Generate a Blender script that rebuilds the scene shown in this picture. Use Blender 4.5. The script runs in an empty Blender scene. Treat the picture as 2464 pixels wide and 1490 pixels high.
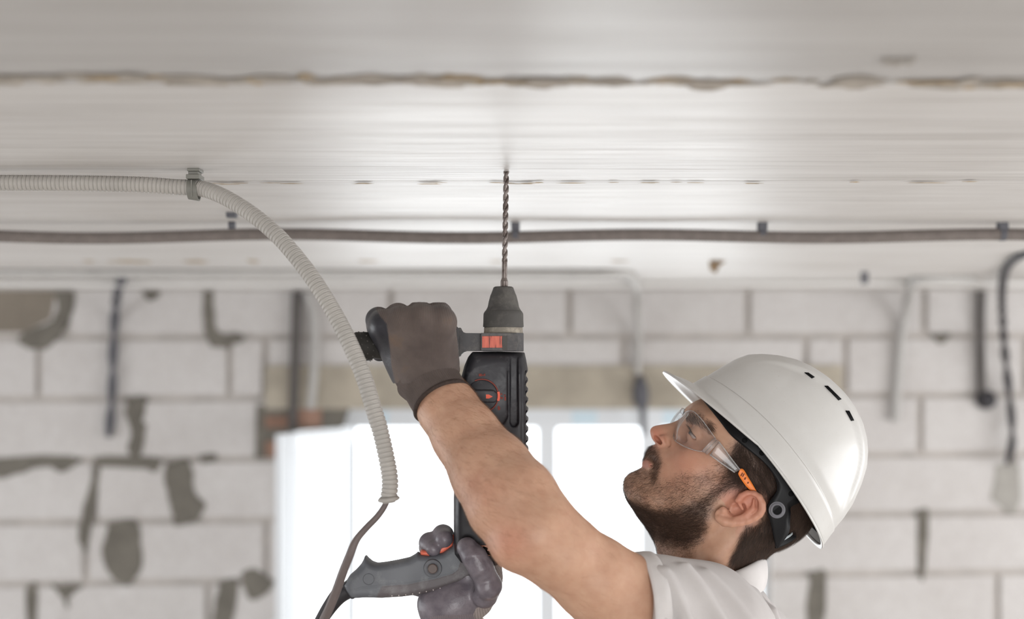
import bpy, bmesh, math, random
import numpy as np
from mathutils import Vector, Matrix, noise as mnoise

random.seed(7); np.random.seed(7)
C = bpy.context.scene.collection
SC = bpy.context.scene
PI = math.pi

# ------------------------------------------------------------------ camera, world, light, exposure
FPX = 3422.0            # 50 mm lens on a 36 mm sensor, in pixels of the 2464 wide frame
HZ = 872.6              # row of the horizon
H = 0.235               # ceiling above the camera
FLOOR = -1.75
WALL = 4.66             # far wall
def P(px, py, d):
    return Vector(((px - 1232.0) * d / FPX, d, (HZ - py) * d / FPX))
def onceil(px, py, dz=0.0):
    d = FPX * (H - dz) / (HZ - py)
    return P(px, py, d)

cam = bpy.data.cameras.new('camera')
cam.lens = 50; cam.sensor_width = 36
cam.shift_y = (HZ - 745.0) / 2464.0
cam.clip_start = 0.05
cam.dof.use_dof = True
cam.dof.focus_distance = 1.74
cam.dof.aperture_fstop = 2.3
co = bpy.data.objects.new('camera', cam); C.objects.link(co)
co.location = (0, 0, 0); co.rotation_euler = (PI / 2, 0, 0)
SC.camera = co

SC.view_settings.view_transform = 'Standard'
SC.view_settings.look = 'None'
SC.view_settings.gamma = 1.0
SC.view_settings.use_curve_mapping = False
SC.view_settings.exposure = 0.16
SC.cycles.use_denoising = True
SC.cycles.max_bounces = 10
SC.cycles.transparent_max_bounces = 16
SC.cycles.sample_clamp_indirect = 8.0
SC.cycles.caustics_reflective = False
SC.cycles.caustics_refractive = False

w = bpy.data.worlds.new('overcast_sky'); SC.world = w; w.use_nodes = True
wn = w.node_tree.nodes['Background']
wn.inputs[0].default_value = (0.93, 0.97, 1.0, 1); wn.inputs[1].default_value = 2.6

def area(name, loc, rot, sx, sy, power, col):
    l = bpy.data.lights.new(name, 'AREA'); l.shape = 'RECTANGLE'; l.size = sx; l.size_y = sy
    l.energy = power; l.color = col
    o = bpy.data.objects.new(name, l); C.objects.link(o); o.location = loc; o.rotation_euler = rot
    return o
# daylight through right, rear and far windows; the left one is an added fill
area('daylight_rear', (0.6, -3.05, -0.75), (math.radians(90), 0, 0), 3.4, 1.5, 76, (1.0, 0.985, 0.97))
area('daylight_right', (3.45, 2.1, -0.75), (math.radians(90), 0, math.radians(90)), 3.4, 1.5, 60, (1.0, 0.985, 0.975))
area('fill_light_left', (-3.45, 2.4, -0.75), (math.radians(90), 0, math.radians(-90)), 3.0, 1.4, 17, (0.97, 0.97, 1.0))  # added to brighten the far ceiling and wall; no window known there
area('daylight_far', (0.05, 4.90, -0.75), (math.radians(90), 0, math.radians(180)), 1.5, 1.1, 13, (0.95, 0.98, 1.0))

# ------------------------------------------------------------------ helpers
def link(o, parent=None):
    C.objects.link(o)
    if parent is not None: o.parent = parent
    return o
def tag(o, label=None, cat=None, group=None, kind=None):
    if label: o['label'] = label
    if cat: o['category'] = cat
    if group: o['group'] = group
    if kind: o['kind'] = kind
    return o
def mobj(name, verts, faces, mats=(), parent=None, smooth=True, midx=None, sharp=None):
    me = bpy.data.meshes.new(name)
    me.from_pydata([tuple(v) for v in verts], [], [tuple(f) for f in faces])
    for m in (mats if isinstance(mats, (list, tuple)) else [mats]): me.materials.append(m)
    if midx is not None: me.polygons.foreach_set('material_index', np.array(midx, dtype=np.int32))
    if smooth:
        me.polygons.foreach_set('use_smooth', np.ones(len(me.polygons), dtype=bool))
    me.update()
    if sharp is not None:
        try: me.set_sharp_from_angle(angle=math.radians(sharp))
        except Exception: pass
    return link(bpy.data.objects.new(name, me), parent)
def empty(name, loc, parent=None):
    o = bpy.data.objects.new(name, None); o.location = loc; o.empty_display_size = 0.05
    return link(o, parent)
def adopt(root, *objs):
    """parent objects modelled in world space to a root empty without moving them"""
    for o in objs:
        o.parent = root
        o.matrix_parent_inverse = Matrix.Translation(root.location).inverted()
class MB:
    """collects boxes, prisms, tubes and lathes into one mesh"""
    def __init__(s): s.v = []; s.f = []; s.m = []
    def add(s, vs, fs, mi=0):
        n = len(s.v); s.v += [tuple(v) for v in vs]; s.f += [tuple(i + n for i in f) for f in fs]; s.m += [mi] * len(fs)
        return s
    def box(s, a, b, mi=0):
        x0, y0, z0 = a; x1, y1, z1 = b
        vs = [(x0,y0,z0),(x1,y0,z0),(x1,y1,z0),(x0,y1,z0),(x0,y0,z1),(x1,y0,z1),(x1,y1,z1),(x0,y1,z1)]
        return s.add(vs, [(0,3,2,1),(4,5,6,7),(0,1,5,4),(1,2,6,5),(2,3,7,6),(3,0,4,7)], mi)
    def prism(s, poly, y0, y1, mi=0):
        """poly in x,z extruded along y"""
        n = len(poly)
        a = sum(poly[i][0]*poly[(i+1)%n][1] - poly[(i+1)%n][0]*poly[i][1] for i in range(n))
        if a < 0: poly = poly[::-1]
        vs = [(p[0], y0, p[1]) for p in poly] + [(p[0], y1, p[1]) for p in poly]
        fs = [tuple(range(n)), tuple(range(2*n-1, n-1, -1))] + [(i, i+n, (i+1)%n+n, (i+1)%n) for i in range(n)]
        return s.add(vs, fs, mi)
    def tube(s, pts, rad, n=16, mi=0, cap=True, up=None):
        pts = [Vector(p) for p in pts]
        if not hasattr(rad, '__len__'): rad = [rad]*len(pts)
        vs = []; fs = []; nrm = None
        for i, p in enumerate(pts):
            t = (pts[min(i+1, len(pts)-1)] - pts[max(i-1, 0)]).normalized()
            if nrm is None:
                nrm = Vector(up) if up else (Vector((0,1,0)) if abs(t.y) < 0.8 else Vector((1,0,0)))
            nrm = (nrm - t*nrm.dot(t)).normalized(); b = t.cross(nrm)
            for k in range(n):
                a = 2*PI*k/n; vs.append(p + (nrm*math.cos(a) + b*math.sin(a))*rad[i])
        for i in range(len(pts)-1):
            for k in range(n):
                fs.append((i*n+k, i*n+(k+1)%n, (i+1)*n+(k+1)%n, (i+1)*n+k))
        if cap: fs += [tuple(range(n-1, -1, -1)), tuple(range((len(pts)-1)*n, len(pts)*n))]
        return s.add(vs, fs, mi)
    def lathe(s, prof, origin, axis=(0,0,1), n=48, mi=0):
        """prof: list of (r, h) along axis"""
        ax = Vector(axis).normalized(); u = ax.orthogonal().normalized(); v = ax.cross(u); o = Vector(origin)
        vs = []; fs = []
        for r, h in prof:
            for k in range(n):
                a = 2*PI*k/n; vs.append(o + ax*h + (u*math.cos(a) + v*math.sin(a))*max(r, 1e-5))
        for i in range(len(prof)-1):
            for k in range(n): fs.append((i*n+k, i*n+(k+1)%n, (i+1)*n+(k+1)%n, (i+1)*n+k))
        return s.add(vs, fs, mi)
    def build(s, name, mats, parent=None, smooth=False, sharp=None, bevel=None, seg=2):
        o = mobj(name, s.v, s.f, mats, None, smooth or bevel is not None, s.m, sharp)
        if bevel:
            m = o.modifiers.new('bevel', 'BEVEL'); m.width = bevel; m.segments = seg; m.limit_method = 'ANGLE'; m.angle_limit = math.radians(35)
            m.harden_normals = True
        if parent is not None: adopt(parent, o)
        return o
def catmull(pts, k=12):
    pts = [np.array(p, float) for p in pts]
    P_ = [2*pts[0]-pts[1]] + pts + [2*pts[-1]-pts[-2]]
    out = []
    for i in range(1, len(P_)-2):
        a, b, c, d = P_[i-1:i+3]
        for j in range(k):
            t = j/k
            out.append(0.5*((2*b) + (c-a)*t + (2*a-5*b+4*c-d)*t*t + (-a+3*b-3*c+d)*t**3))
    out.append(pts[-1]); return out
def resample(pts, step):
    pts = np.array(pts, float); seg = np.linalg.norm(np.diff(pts, axis=0), axis=1); s = np.concatenate([[0], np.cumsum(seg)])
    n = max(2, int(round(s[-1]/step))+1); q = np.linspace(0, s[-1], n)
    return np.stack([np.interp(q, s, pts[:, i]) for i in range(pts.shape[1])], 1), q

# ------------------------------------------------------------------ materials
class NT:
    def __init__(s, name):
        s.mat = bpy.data.materials.new(name); s.mat.use_nodes = True; s.t = s.mat.node_tree; s.n = s.t.nodes
        s.b = s.n['Principled BSDF']
    def node(s, kind, **kw):
        nd = s.n.new(kind)
        for k, v in kw.items():
            if k.startswith('i_'): nd.inputs[k[2:].replace('_', ' ')].default_value = v
            else: setattr(nd, k, v)
        return nd
    def l(s, a, b): s.t.links.new(a, b)
    def coord(s, scale=(1,1,1), rot=(0,0,0)):
        g = s.node('ShaderNodeNewGeometry'); m = s.node('ShaderNodeMapping'); m.inputs['Scale'].default_value = scale; m.inputs['Rotation'].default_value = rot
        s.l(g.outputs['Position'], m.inputs['Vector']); return m.outputs['Vector']
    def noise(s, vec, scale, detail=4, rough=0.55):
        nd = s.node('ShaderNodeTexNoise'); nd.inputs['Scale'].default_value = scale; nd.inputs['Detail'].default_value = detail; nd.inputs['Roughness'].default_value = rough
        s.l(vec, nd.inputs['Vector']); return nd.outputs['Fac']
    def ramp(s, fac, stops):
        r = s.node('ShaderNodeValToRGB'); cr = r.color_ramp
        while len(cr.elements) < len(stops): cr.elements.new(0.5)
        for e, (p, c) in zip(cr.elements, stops): e.position = p; e.color = (*c, 1) if len(c) == 3 else c
        s.l(fac, r.inputs['Fac']); return r.outputs['Color']
    def mix(s, fac, a, b, mode='MIX'):
        m = s.node('ShaderNodeMix', data_type='RGBA', blend_type=mode)
        for sock, val in ((m.inputs['Factor'], fac), (m.inputs['A'], a), (m.inputs['B'], b)):
            if hasattr(val, 'links'): s.l(val, sock)
            elif hasattr(val, '__len__'): sock.default_value = (*val, 1) if len(val) == 3 else val
            else: sock.default_value = val
        return m.outputs['Result']
    def bump(s, h, strength=0.3, dist=0.001):
        b = s.node('ShaderNodeBump'); b.inputs['Strength'].default_value = strength; b.inputs['Distance'].default_value = dist
        s.l(h, b.inputs['Height']); s.l(b.outputs['Normal'], s.b.inputs['Normal'])
    def set(s, **kw):
        for k, v in kw.items():
            i = s.b.inputs[k.replace('_', ' ')]
            if hasattr(v, 'links'): s.l(v, i)
            elif hasattr(v, '__len__') and len(v) == 3 and i.type == 'RGBA': i.default_value = (*v, 1)
            else: i.default_value = v
        return s
def lin(r, g, b):
    f = lambda c: (c/255)/12.92 if c/255 <= 0.04045 else (((c/255)+0.055)/1.055)**2.4
    return (f(r), f(g), f(b))
def simple(name, rgb, rough=0.5, spec=0.5, var=0.0, vscale=30, metal=0.0, bump=0.0, bscale=300, bdist=0.0004, col2=None):
    t = NT(name); t.set(Roughness=rough, Metallic=metal); t.b.inputs['Specular IOR Level'].default_value = spec
    v = t.coord()
    if var or col2:
        c2 = col2 or tuple(min(1, c*(1+var)) for c in rgb)
        c1 = rgb if col2 else tuple(c*(1-var) for c in rgb)
        t.set(Base_Color=t.ramp(t.noise(v, vscale, 5), [(0.35, c1), (0.65, c2)]))
    else: t.set(Base_Color=rgb)
    if bump: t.bump(t.noise(v, bscale, 3), bump, bdist)
    return t.mat
# ------------------------------------------------------------------ the room
def mat_ceiling(name='painted_ceiling_board', k=1.0):
    t = NT(name)
    v = t.coord((0.7, 9, 1)); n1 = t.noise(v, 2.2, 8, 0.68)
    v2 = t.coord((2.2, 75, 1)); n2 = t.noise(v2, 1.6, 5, 0.6)
    v3 = t.coord((1, 1, 1)); n3 = t.noise(v3, 2.3, 4, 0.6)
    base = t.ramp(n1, [(0.30, (0.50*k, 0.476*k, 0.458*k)), (0.52, (0.61*k, 0.588*k, 0.571*k)), (0.7, (0.67*k, 0.651*k, 0.634*k))])
    fine = t.ramp(n2, [(0.32, (0.84, 0.83, 0.82)), (0.5, (1, 1, 1))])
    c = t.mix(0.8, base, fine, 'MULTIPLY')
    blot = t.ramp(n3, [(0.30, (0.88, 0.865, 0.85)), (0.55, (1, 1, 1))])
    c = t.mix(0.9, c, blot, 'MULTIPLY')
    t.set(Base_Color=c, Roughness=t.ramp(n2, [(0.3, (0.50,)*3), (0.7, (0.38,)*3)]))
    t.b.inputs['Specular IOR Level'].default_value = 0.4
    h = t.mix(0.5, t.ramp(n1, [(0, (0,)*3), (1, (1,)*3)]), t.ramp(n2, [(0, (0,)*3), (1, (1,)*3)]))
    t.bump(h, 0.5, 0.0016)
    return t.mat
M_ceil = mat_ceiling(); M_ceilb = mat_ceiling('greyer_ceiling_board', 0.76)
M_groove = simple('dusty_board_joint', lin(120, 104, 86), 0.95, 0.1, 0.25, 40)
M_stain = simple('rust_brown_stain', lin(166, 147, 120), 0.9, 0.2, 0.35, 30)
M_block = NT('aerated_concrete_block')
_v = M_block.coord(); _n = M_block.noise(_v, 3.0, 6, 0.6); _n2 = M_block.noise(_v, 60, 3)
M_block.set(Base_Color=M_block.mix(0.4, M_block.ramp(_n, [(0.3, lin(186, 181, 179)), (0.7, lin(204, 201, 200))]), M_block.ramp(_n2, [(0.3, lin(182, 178, 176)), (0.7, lin(207, 205, 204))])), Roughness=0.95)
M_block.b.inputs['Specular IOR Level'].default_value = 0.15; M_block.bump(_n2, 0.5, 0.002); M_block = M_block.mat
M_mortar = simple('grey_mortar_joint', lin(180, 174, 169), 0.98, 0.1, 0.12, 14)
M_patch = simple('smeared_dark_mortar', lin(112, 108, 101), 0.95, 0.1, 0.16, 12, bump=0.5, bscale=60, bdist=0.002)
M_patch2 = simple('old_plaster_patch', lin(130, 122, 112), 0.95, 0.1, 0.12, 6)
M_lintel = simple('board_marked_lintel', lin(168, 160, 147), 0.95, 0.1, 0.14, 9, bump=0.4, bscale=50, bdist=0.002)
M_brick = simple('red_brick_infill', lin(142, 114, 100), 0.9, 0.15, 0.25, 14)
M_frame = simple('white_window_plastic', lin(216, 220, 225), 0.35, 0.5)
M_film = simple('pale_blue_protective_film', lin(196, 216, 228), 0.3, 0.5)
M_floor = simple('dusty_concrete_floor', lin(176, 170, 162), 0.9, 0.2, 0.1, 3)
M_plaster = simple('plain_plaster_wall', lin(205, 200, 194), 0.9, 0.2, 0.05, 3)
_g = NT('window_glass'); _tr = _g.node('ShaderNodeBsdfTransparent'); _gl = _g.node('ShaderNodeBsdfGlossy'); _gl.inputs['Roughness'].default_value = 0.02
_lw = _g.node('ShaderNodeLayerWeight'); _lw.inputs['Blend'].default_value = 0.12
_mx = _g.node('ShaderNodeMixShader'); _g.l(_lw.outputs['Fresnel'], _mx.inputs[0]); _g.l(_tr.outputs[0], _mx.inputs[1]); _g.l(_gl.outputs[0], _mx.inputs[2])
_g.l(_mx.outputs[0], _g.n['Material Output'].inputs['Surface']); M_pane = _g.mat

XL, XR, YB = -3.3, 3.3, -2.9
# ceiling of long painted boards, joints across the room
joints = [-2.6, -1.95, -1.3, -0.65, -0.02, 0.6, 1.196, 1.838, 2.372, 3.02, 3.62, 4.20, WALL + 0.3]
mb = MB(); prev = YB
for k, j in enumerate(joints):
    g = {1.196: 0.005, 1.838: 0.0035, 2.372: 0.006, 3.02: 0.006}.get(j, 0.006)
    # board as a fine strip so that its edge can wander
    n = 120; y0, y1 = prev, j - g
    vs = []
    for i in range(n+1):
        x = XL - 0.2 + (XR - XL + 0.4)*i/n
        wob = (mnoise.noise(Vector((x*5, j*3, 0)))*0.006 + mnoise.noise(Vector((x*22, j*3, 4)))*0.002) if abs(j-1.196) < .01 else mnoise.noise(Vector((x*9, j*3, 0)))*0.0016
        skew = (x/0.86)*-0.004
        vs += [(x, y0+skew*(k > 0), H), (x, y1+wob+skew, H), (x, y1+wob+skew, H+0.012), (x, y0+skew*(k > 0), H+0.012)]
    fs = []
    for i in range(n):
        a = 4*i; b = a+4
        fs += [(a, a+1, b+1, b), (a+1, a+2, b+2, b+1), (a+3, a, b, b+3)]
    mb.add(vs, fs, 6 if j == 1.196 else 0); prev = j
mb.box((XL-0.2, YB-0.2, H+0.006), (XR+0.2, WALL+0.4, H+0.16), 1)
rng = random.Random(3)
def blob(cx, cy, rx, ry, n=14, jit=0.35, rg=rng):
    return [(cx + rx*math.cos(2*PI*i/n)*(1+rg.uniform(-jit, jit)), cy + ry*math.sin(2*PI*i/n)*(1+rg.uniform(-jit, jit))) for i in range(n)]
_sn = [0]
def cstain(px, py, wx, wy, mi=2):
    _sn[0] += 1
    a = onceil(px, py)
    k = a.y/FPX; rx = wx*k/2; ry = wy*a.y/(HZ-py)/2
    bl = blob(a.x, a.y, rx, ry); mb.add([(x, y, H-0.0004-_sn[0]*1.5e-5) for x, y in bl], [tuple(range(len(bl)))], mi)
for px, py, wx, wy in [(315,629,62,7),(350,630,22,5),(466,629,56,7),(610,628,28,6),(885,628,52,5),(1490,628,40,5),(1195,629,30,4),(215,628,30,4),(268,629,20,4)]:
    cstain(px, py, wx, wy)
rg2 = random.Random(11)
for i in range(90):                     # crusts of dirt along the near joint
    px = rg2.uniform(-60, 2520); cstain(px, 190 + 14*px/2464 + rg2.uniform(-11, 3), rg2.uniform(40, 190), rg2.uniform(6, 22), rg2.choice([2, 3, 3, 3]))
for px, py in [(2135,143),(2158,147),(2190,142)]: cstain(px, py, 22, 14, 3)
for i in range(26):
    px = rg2.uniform(500, 2464); cstain(px, 437 - 4*(px-500)/1964 + rg2.uniform(-.5, 3), rg2.uniform(20, 80), rg2.uniform(1, 3.0), 2)
M_stain2 = simple('grey_brown_dirt', lin(168, 160, 151), 0.95, 0.1, 0.2, 30)
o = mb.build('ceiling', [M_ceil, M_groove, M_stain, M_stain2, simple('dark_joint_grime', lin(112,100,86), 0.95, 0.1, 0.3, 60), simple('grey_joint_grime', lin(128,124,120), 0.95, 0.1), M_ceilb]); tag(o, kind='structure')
for yj, x0, x1, wd, mi_ in ((1.838, P(490,0,1.838).x, 1.6, 0.0095, 4), (2.372, -2.2, 2.2, 0.015, 5)):
    top_ = []; bot_ = []
    for i in range(161):
        x = x0+(x1-x0)*i/160; yy = yj-0.002+(x/0.86)*-0.004+mnoise.noise(Vector((x*9, yj*3, 0)))*0.0016; w_ = wd*(0.55+0.45*abs(mnoise.noise(Vector((x*14, yj, 2)))*2))
        top_.append((x, yy-w_/2, H-0.0022)); bot_.append((x, yy+w_/2, H-0.0022))
    m_b = MB(); mb.add(top_+bot_, [(i, i+1, i+162, i+161) for i in range(160)], mi_)
# loose chip of board hanging at the ceiling
mb = MB(); a = onceil(1722, 628)
mb.prism([(a.x-0.014, H-0.001), (a.x+0.024, H-0.001), (a.x+0.008, H-0.012), (a.x+0.002, H-0.028), (a.x-0.012, H-0.020)], a.y-0.004, a.y+0.012)
o = mb.build('wood_chip', [simple('raw_wood_chip', lin(140, 120, 98), 0.9, 0.1, 0.2, 60)]); tag(o, 'small brown wooden chip hanging from the far ceiling joint above the hard hat', 'wood chip')

# far wall of aerated blocks with a window opening
def wx_(px): return (px-1232)*WALL/FPX
def wz_(py): return (HZ-py)*WALL/FPX
WX0, WX1 = 690, 1858; WTOP = 985
rowsL = [664+148.5*i for i in range(0, 18)]; rowsR = [666+142.0*i for i in range(0, 18)]
vj = {0: [-300, 160, 505, 940, 1370, 1800, 2225, 2650], 1: [-390, 92, 552, 638, 1080, 1500, 1940, 2035, 2465, 2900],
      2: [-130, 330, 790, 1790, 2215, 2660], 3: [-230, 228, 690, 2010, 2440, 2880], 4: [-270, 205, 640, 1790, 2215, 2640], 5: [-390, 75, 500, 1965, 2400, 2830]}
for r in range(6, 16):
    o_ = 0 if r % 2 else 220
    vj[r] = [-800 + o_ + 450*i for i in range(9)]
def jy(r, px): t = px/2464.0; return rowsL[r]*(1-t) + rowsR[r]*t
mb = MB(); sill_row = 9
mb.box((XL-0.2, WALL+0.012, FLOOR), (wx_(WX0), WALL+0.25, H+0.05), 1)
mb.box((wx_(WX1), WALL+0.012, FLOOR), (XR+0.2, WALL+0.25, H+0.05), 1)
mb.box((wx_(WX0), WALL+0.012, wz_(WTOP)), (wx_(WX1), WALL+0.25, H+0.05), 1)
mb.box((wx_(WX0), WALL+0.012, FLOOR), (wx_(WX1), WALL+0.25, wz_(WTOP)-1.25), 1)
zs = wz_(WTOP)-1.25
for r in range(0, 13):
    xs = [-1400] + vj[r] + [3900]
    for a, b in zip(xs[:-1], xs[1:]):
        segs = [(a, b)]
        if r >= 2 and r < 13:
            zt = wz_(jy(r, 1232))
            if zt > zs and (b > WX0 and a < WX1):
                segs = []
                if a < WX0: segs.append((a, WX0+8))
                if b > WX1: segs.append((WX1-8, b))
        if r == 1: pass
        for s0, s1 in segs:
            if s1 - s0 < 30: continue
            m_ = 8.0
            q = [(s0+m_, jy(r, s0)+m_), (s1-m_, jy(r, s1)+m_), (s1-m_, jy(r+1, s1)-m_), (s0+m_, jy(r+1, s0)-m_)]
            if r == 0: q = [(x, min(y, 660) if i < 2 else y) for i, (x, y) in enumerate(q)]
            pts = [(wx_(x), wz_(y)) for x, y in q]
            if min(p[1] for p in pts) < FLOOR: continue
            mb.prism(pts, WALL, WALL+0.014, 0)
# concrete lintel and rough infill at the window head
mb.prism([(wx_(640), wz_(880)), (wx_(2025), wz_(880)), (wx_(2025), wz_(966)), (wx_(1862), wz_(966)), (wx_(1862), wz_(984)), (wx_(640), wz_(984))], WALL-0.012, WALL+0.02, 4)
mb.prism([(wx_(618), wz_(975)), (wx_(700), wz_(975)), (wx_(690), wz_(1100)), (wx_(615), wz_(1104))], WALL-0.008, WALL+0.02, 2)
for bx0, by0, bx1, by1 in [(640,1000,700,1030),(706,985,775,1028),(640,1062,690,1100)]:
    mb.prism([(wx_(bx0), wz_(by0)), (wx_(bx1), wz_(by0)), (wx_(bx1), wz_(by1)), (wx_(bx0), wz_(by1))], WALL-0.014, WALL+0.02, 5)
mb.prism([(wx_(700), wz_(984)), (wx_(836), wz_(984)), (wx_(822), wz_(1030)), (wx_(700), wz_(1040))], WALL-0.010, WALL+0.20, 2)
patches = [
 [(125,696),(178,696),(172,760),(150,800),(110,840),(60,835),(45,815),(70,795),(120,775),(140,740)],
 [(490,700),(512,700),(515,745),(527,800),(575,800),(583,820),(530,838),(500,820),(490,760)],
 [(306,960),(352,955),(345,1010),(352,1030),(337,1095),(310,1090),(315,1040),(303,1000)],
 [(-10,1103),(100,1096),(192,1103),(150,1138),(120,1122),(60,1135),(-10,1152)],
 [(228,1098),(300,1096),(382,1104),(375,1137),(340,1127),(240,1122)],
 [(400,1115),(455,1108),(470,1190),(492,1208),(478,1250),(425,1264),(413,1230),(396,1150)],
 [(260,1258),(330,1258),(342,1340),(335,1380),(305,1408),(270,1390),(245,1335),(255,1290)],
 [(225,1130),(240,1130),(222,1250),(212,1320),(200,1320),(190,1270)],
 [(528,1402),(572,1398),(556,1500),(515,1500)],
 [(580,1380),(615,1368),(655,1402),(640,1430),(600,1440)],
 [(125,1410),(195,1410),(168,1438),(162,1466),(150,1440)],
 [(62,1412),(88,1412),(86,1520),(68,1520)],
 [(480,1095),(520,1092),(515,1112),(485,1112)],
 [(340,694),(385,694),(375,720),(355,722)],
 [(2207,1228),(2234,1234),(2224,1388),(2211,1370)],
 [(1948,1378),(1988,1378),(1980,1500),(1942,1500)],
 [(2240,805),(2285,805),(2262,828)],
 [(2045,-0),(2045,-0),(2045,-0)]]
for pi, pl in enumerate(patches[:-1]):
    c_ = catmull([np.array(p) for p in pl + [pl[0]]], 5)[:-1]
    c_ = [(p[0]+mnoise.noise(Vector((p[0]*.06, p[1]*.06, pi)))*5, p[1]+mnoise.noise(Vector((p[1]*.06, p[0]*.06, pi+9)))*5) for p in c_]
    mb.prism([(wx_(x), wz_(y)) for x, y in c_], WALL-0.003, WALL+0.013, 2)
pl = [(2395,1120),(2425,1112),(2452,1122),(2456,1200),(2440,1240),(2415,1225),(2383,1200),(2392,1160)]
mb.prism([(wx_(x), wz_(y)) for x, y in pl], WALL-0.003, WALL+0.013, 3)
mb.prism([(wx_(x), wz_(y)) for x, y in [(-600,690),(138,690),(122,768),(60,800),(-600,806)]], WALL-0.0015, WALL+0.013, 6)
M_patch3 = simple('light_grey_mortar_patch', lin(158, 155, 150), 0.95, 0.1, 0.08, 12)
o = mb.build('wall_far', [M_block, M_mortar, M_patch, M_patch3, M_lintel, M_brick, M_patch2]); tag(o, kind='structure')

# floor and the remaining walls, with openings for the daylight and the added left fill
mb = MB(); mb.box((XL-0.2, YB-0.2, FLOOR-0.1), (XR+0.2, WALL+0.3, FLOOR)); tag(mb.build('floor', [M_floor]), kind='structure')
def holed(name, axis, pos, a0, a1, h0, h1, z0, z1):
    mb = MB(); t = 0.12
    def bx(u0, u1, w0, w1):
        if axis == 'x': mb.box((pos, u0, w0), (pos+t, u1, w1))
        else: mb.box((u0, pos, w0), (u1, pos+t, w1))
    bx(a0, h0, FLOOR, H+0.02); bx(h1, a1, FLOOR, H+0.02); bx(h0, h1, FLOOR, z0); bx(h0, h1, z1, H+0.02)
    tag(mb.build(name, [M_plaster]), kind='structure')
holed('wall_left', 'x', XL-0.12, YB, WALL+0.012, 0.9, 3.9, -1.45, -0.02)  # unseen opening added for the left fill light
holed('wall_right', 'x', XR, YB, WALL+0.012, 0.4, 3.8, -1.5, 0.0)
holed('wall_rear', 'y', YB-0.12, XL, XR, -1.1, 2.3, -1.5, 0.0)

# window in the far wall: white frame, mullion, fixed panes and one sash standing open into the room
win = empty('window_1', (wx_(1270), WALL+0.10, zs)); tag(win, kind='structure')
yf0, yf1 = WALL+0.07, WALL+0.13
def rrect(x0, y0, x1, y1, r, n=5):
    out = []
    for cx, cy, a0 in ((x1-r, y1-r, 0), (x0+r, y1-r, 90), (x0+r, y0+r, 180), (x1-r, y0+r, 270)):
        for i in range(n+1):
            a = math.radians(a0 + 90*i/n); out.append((cx+r*math.cos(a), cy+r*math.sin(a)))
    return out
def frame_with_hole(mb, X0, Z0, X1, Z1, hx0, hz0, hx1, hz1, y0, y1, mi=0, r=0.012):
    hole = rrect(hx0, hz0, hx1, hz1, r); n = len(hole)
    cx, cz = (hx0+hx1)/2, (hz0+hz1)/2
    outer = []
    for x, z in hole:       # push each hole point out to the outer rectangle
        dx, dz = x-cx, z-cz
        s = min(((X1-cx) if dx > 0 else (X0-cx))/dx if abs(dx) > 1e-9 else 1e9, ((Z1-cz) if dz > 0 else (Z0-cz))/dz if abs(dz) > 1e-9 else 1e9)
        outer.append((cx+dx*s, cz+dz*s))
    # snap the outer point nearest each corner
    for c in ((X0, Z0), (X0, Z1), (X1, Z0), (X1, Z1)):
        i = min(range(n), key=lambda q: (outer[q][0]-c[0])**2+(outer[q][1]-c[1])**2); outer[i] = c
    vs = [(x, y0, z) for x, z in hole]+[(x, y0, z) for x, z in outer]+[(x, y1, z) for x, z in hole]+[(x, y1, z) for x, z in outer]
    fs = []
    for i in range(n):
        j = (i+1) % n
        fs += [(i, i+n, j+n, j), (i+2*n, j+2*n, j+3*n, i+3*n), (i, j, j+2*n, i+2*n), (i+n, i+3*n, j+3*n, j+n)]
    mb.add(vs, fs, mi)
zt = wz_(984); zb = zs
mb = MB()
panes = [(848, 1296), (1340, 1546), (1592, 1846)]
edges = [690, 843, 1318, 1569, 1858]
for (a, b), e0, e1 in zip(panes, [843, 1318, 1569], [1318, 1569, 1858]):
    frame_with_hole(mb, wx_(e0), zb, wx_(e1), zt, wx_(a), zb+0.06, wx_(b), wz_(1031), yf0, yf1)
mb.box((wx_(690), yf0, zb), (wx_(704), yf1, zt)); mb.box((wx_(704), yf0, zb), (wx_(843), yf1, zb+0.06)); mb.box((wx_(704), yf0, wz_(1031)), (wx_(843), yf1, zt))
for bx0, bx1 in [(1378,1440),(1600,1650),(900,930),(1165,1200)]:
    mb.box((wx_(bx0), yf0-0.0015, wz_(1024)), (wx_(bx1), yf0+0.001, wz_(992)), 1)
fr = mb.build('window_frame', [M_frame, M_film]); adopt(win, fr)
for a, b in panes:
    mb = MB(); mb.box((wx_(a)-0.004, WALL+0.097, zb+0.055), (wx_(b)+0.004, WALL+0.103, wz_(1031)+0.004)); adopt(win, mb.build('pane', [M_pane]))
# open sash hinged on the post beside the wide pane
hx, hy = wx_(843), WALL+0.07
sx, sy = wx_(690)+0.035, WALL-0.36          # its free edge in the room
top = wz_(1032)
d_ = Vector((sx-hx, sy-hy, 0)); L_ = d_.length; d_.normalize(); n_ = Vector((-d_.y, d_.x, 0))
mb = MB()
frame_with_hole(mb, 0, zb+0.02, L_, top, 0.018, zb+0.08, L_-0.095, top-0.045, -0.014, 0.014)
mb.v = [tuple(Vector((hx, hy, 0)) + d_*x + n_*y + Vector((0, 0, z))) for x, y, z in mb.v]
mb.box((L_-0.099, -0.016, zb+0.08), (L_-0.094, 0.016, top-0.045), 1); mb.box((L_-0.040, -0.0165, zb+0.02), (L_-0.036, 0.0165, top), 1)  # grey strips paint the shading of gasket and profile steps
mb.v[-16:] = [tuple(Vector((hx, hy, 0)) + d_*x + n_*y + Vector((0, 0, z))) for x, y, z in mb.v[-16:]]
sash = mb.build('sash', [M_frame, simple('grey_gasket_shading', lin(150,154,158), 0.6, 0.3)]); adopt(win, sash)
mb = MB(); mb.box((0.046, -0.003, zb+0.076), (L_-0.051, 0.003, top-0.051))
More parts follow.
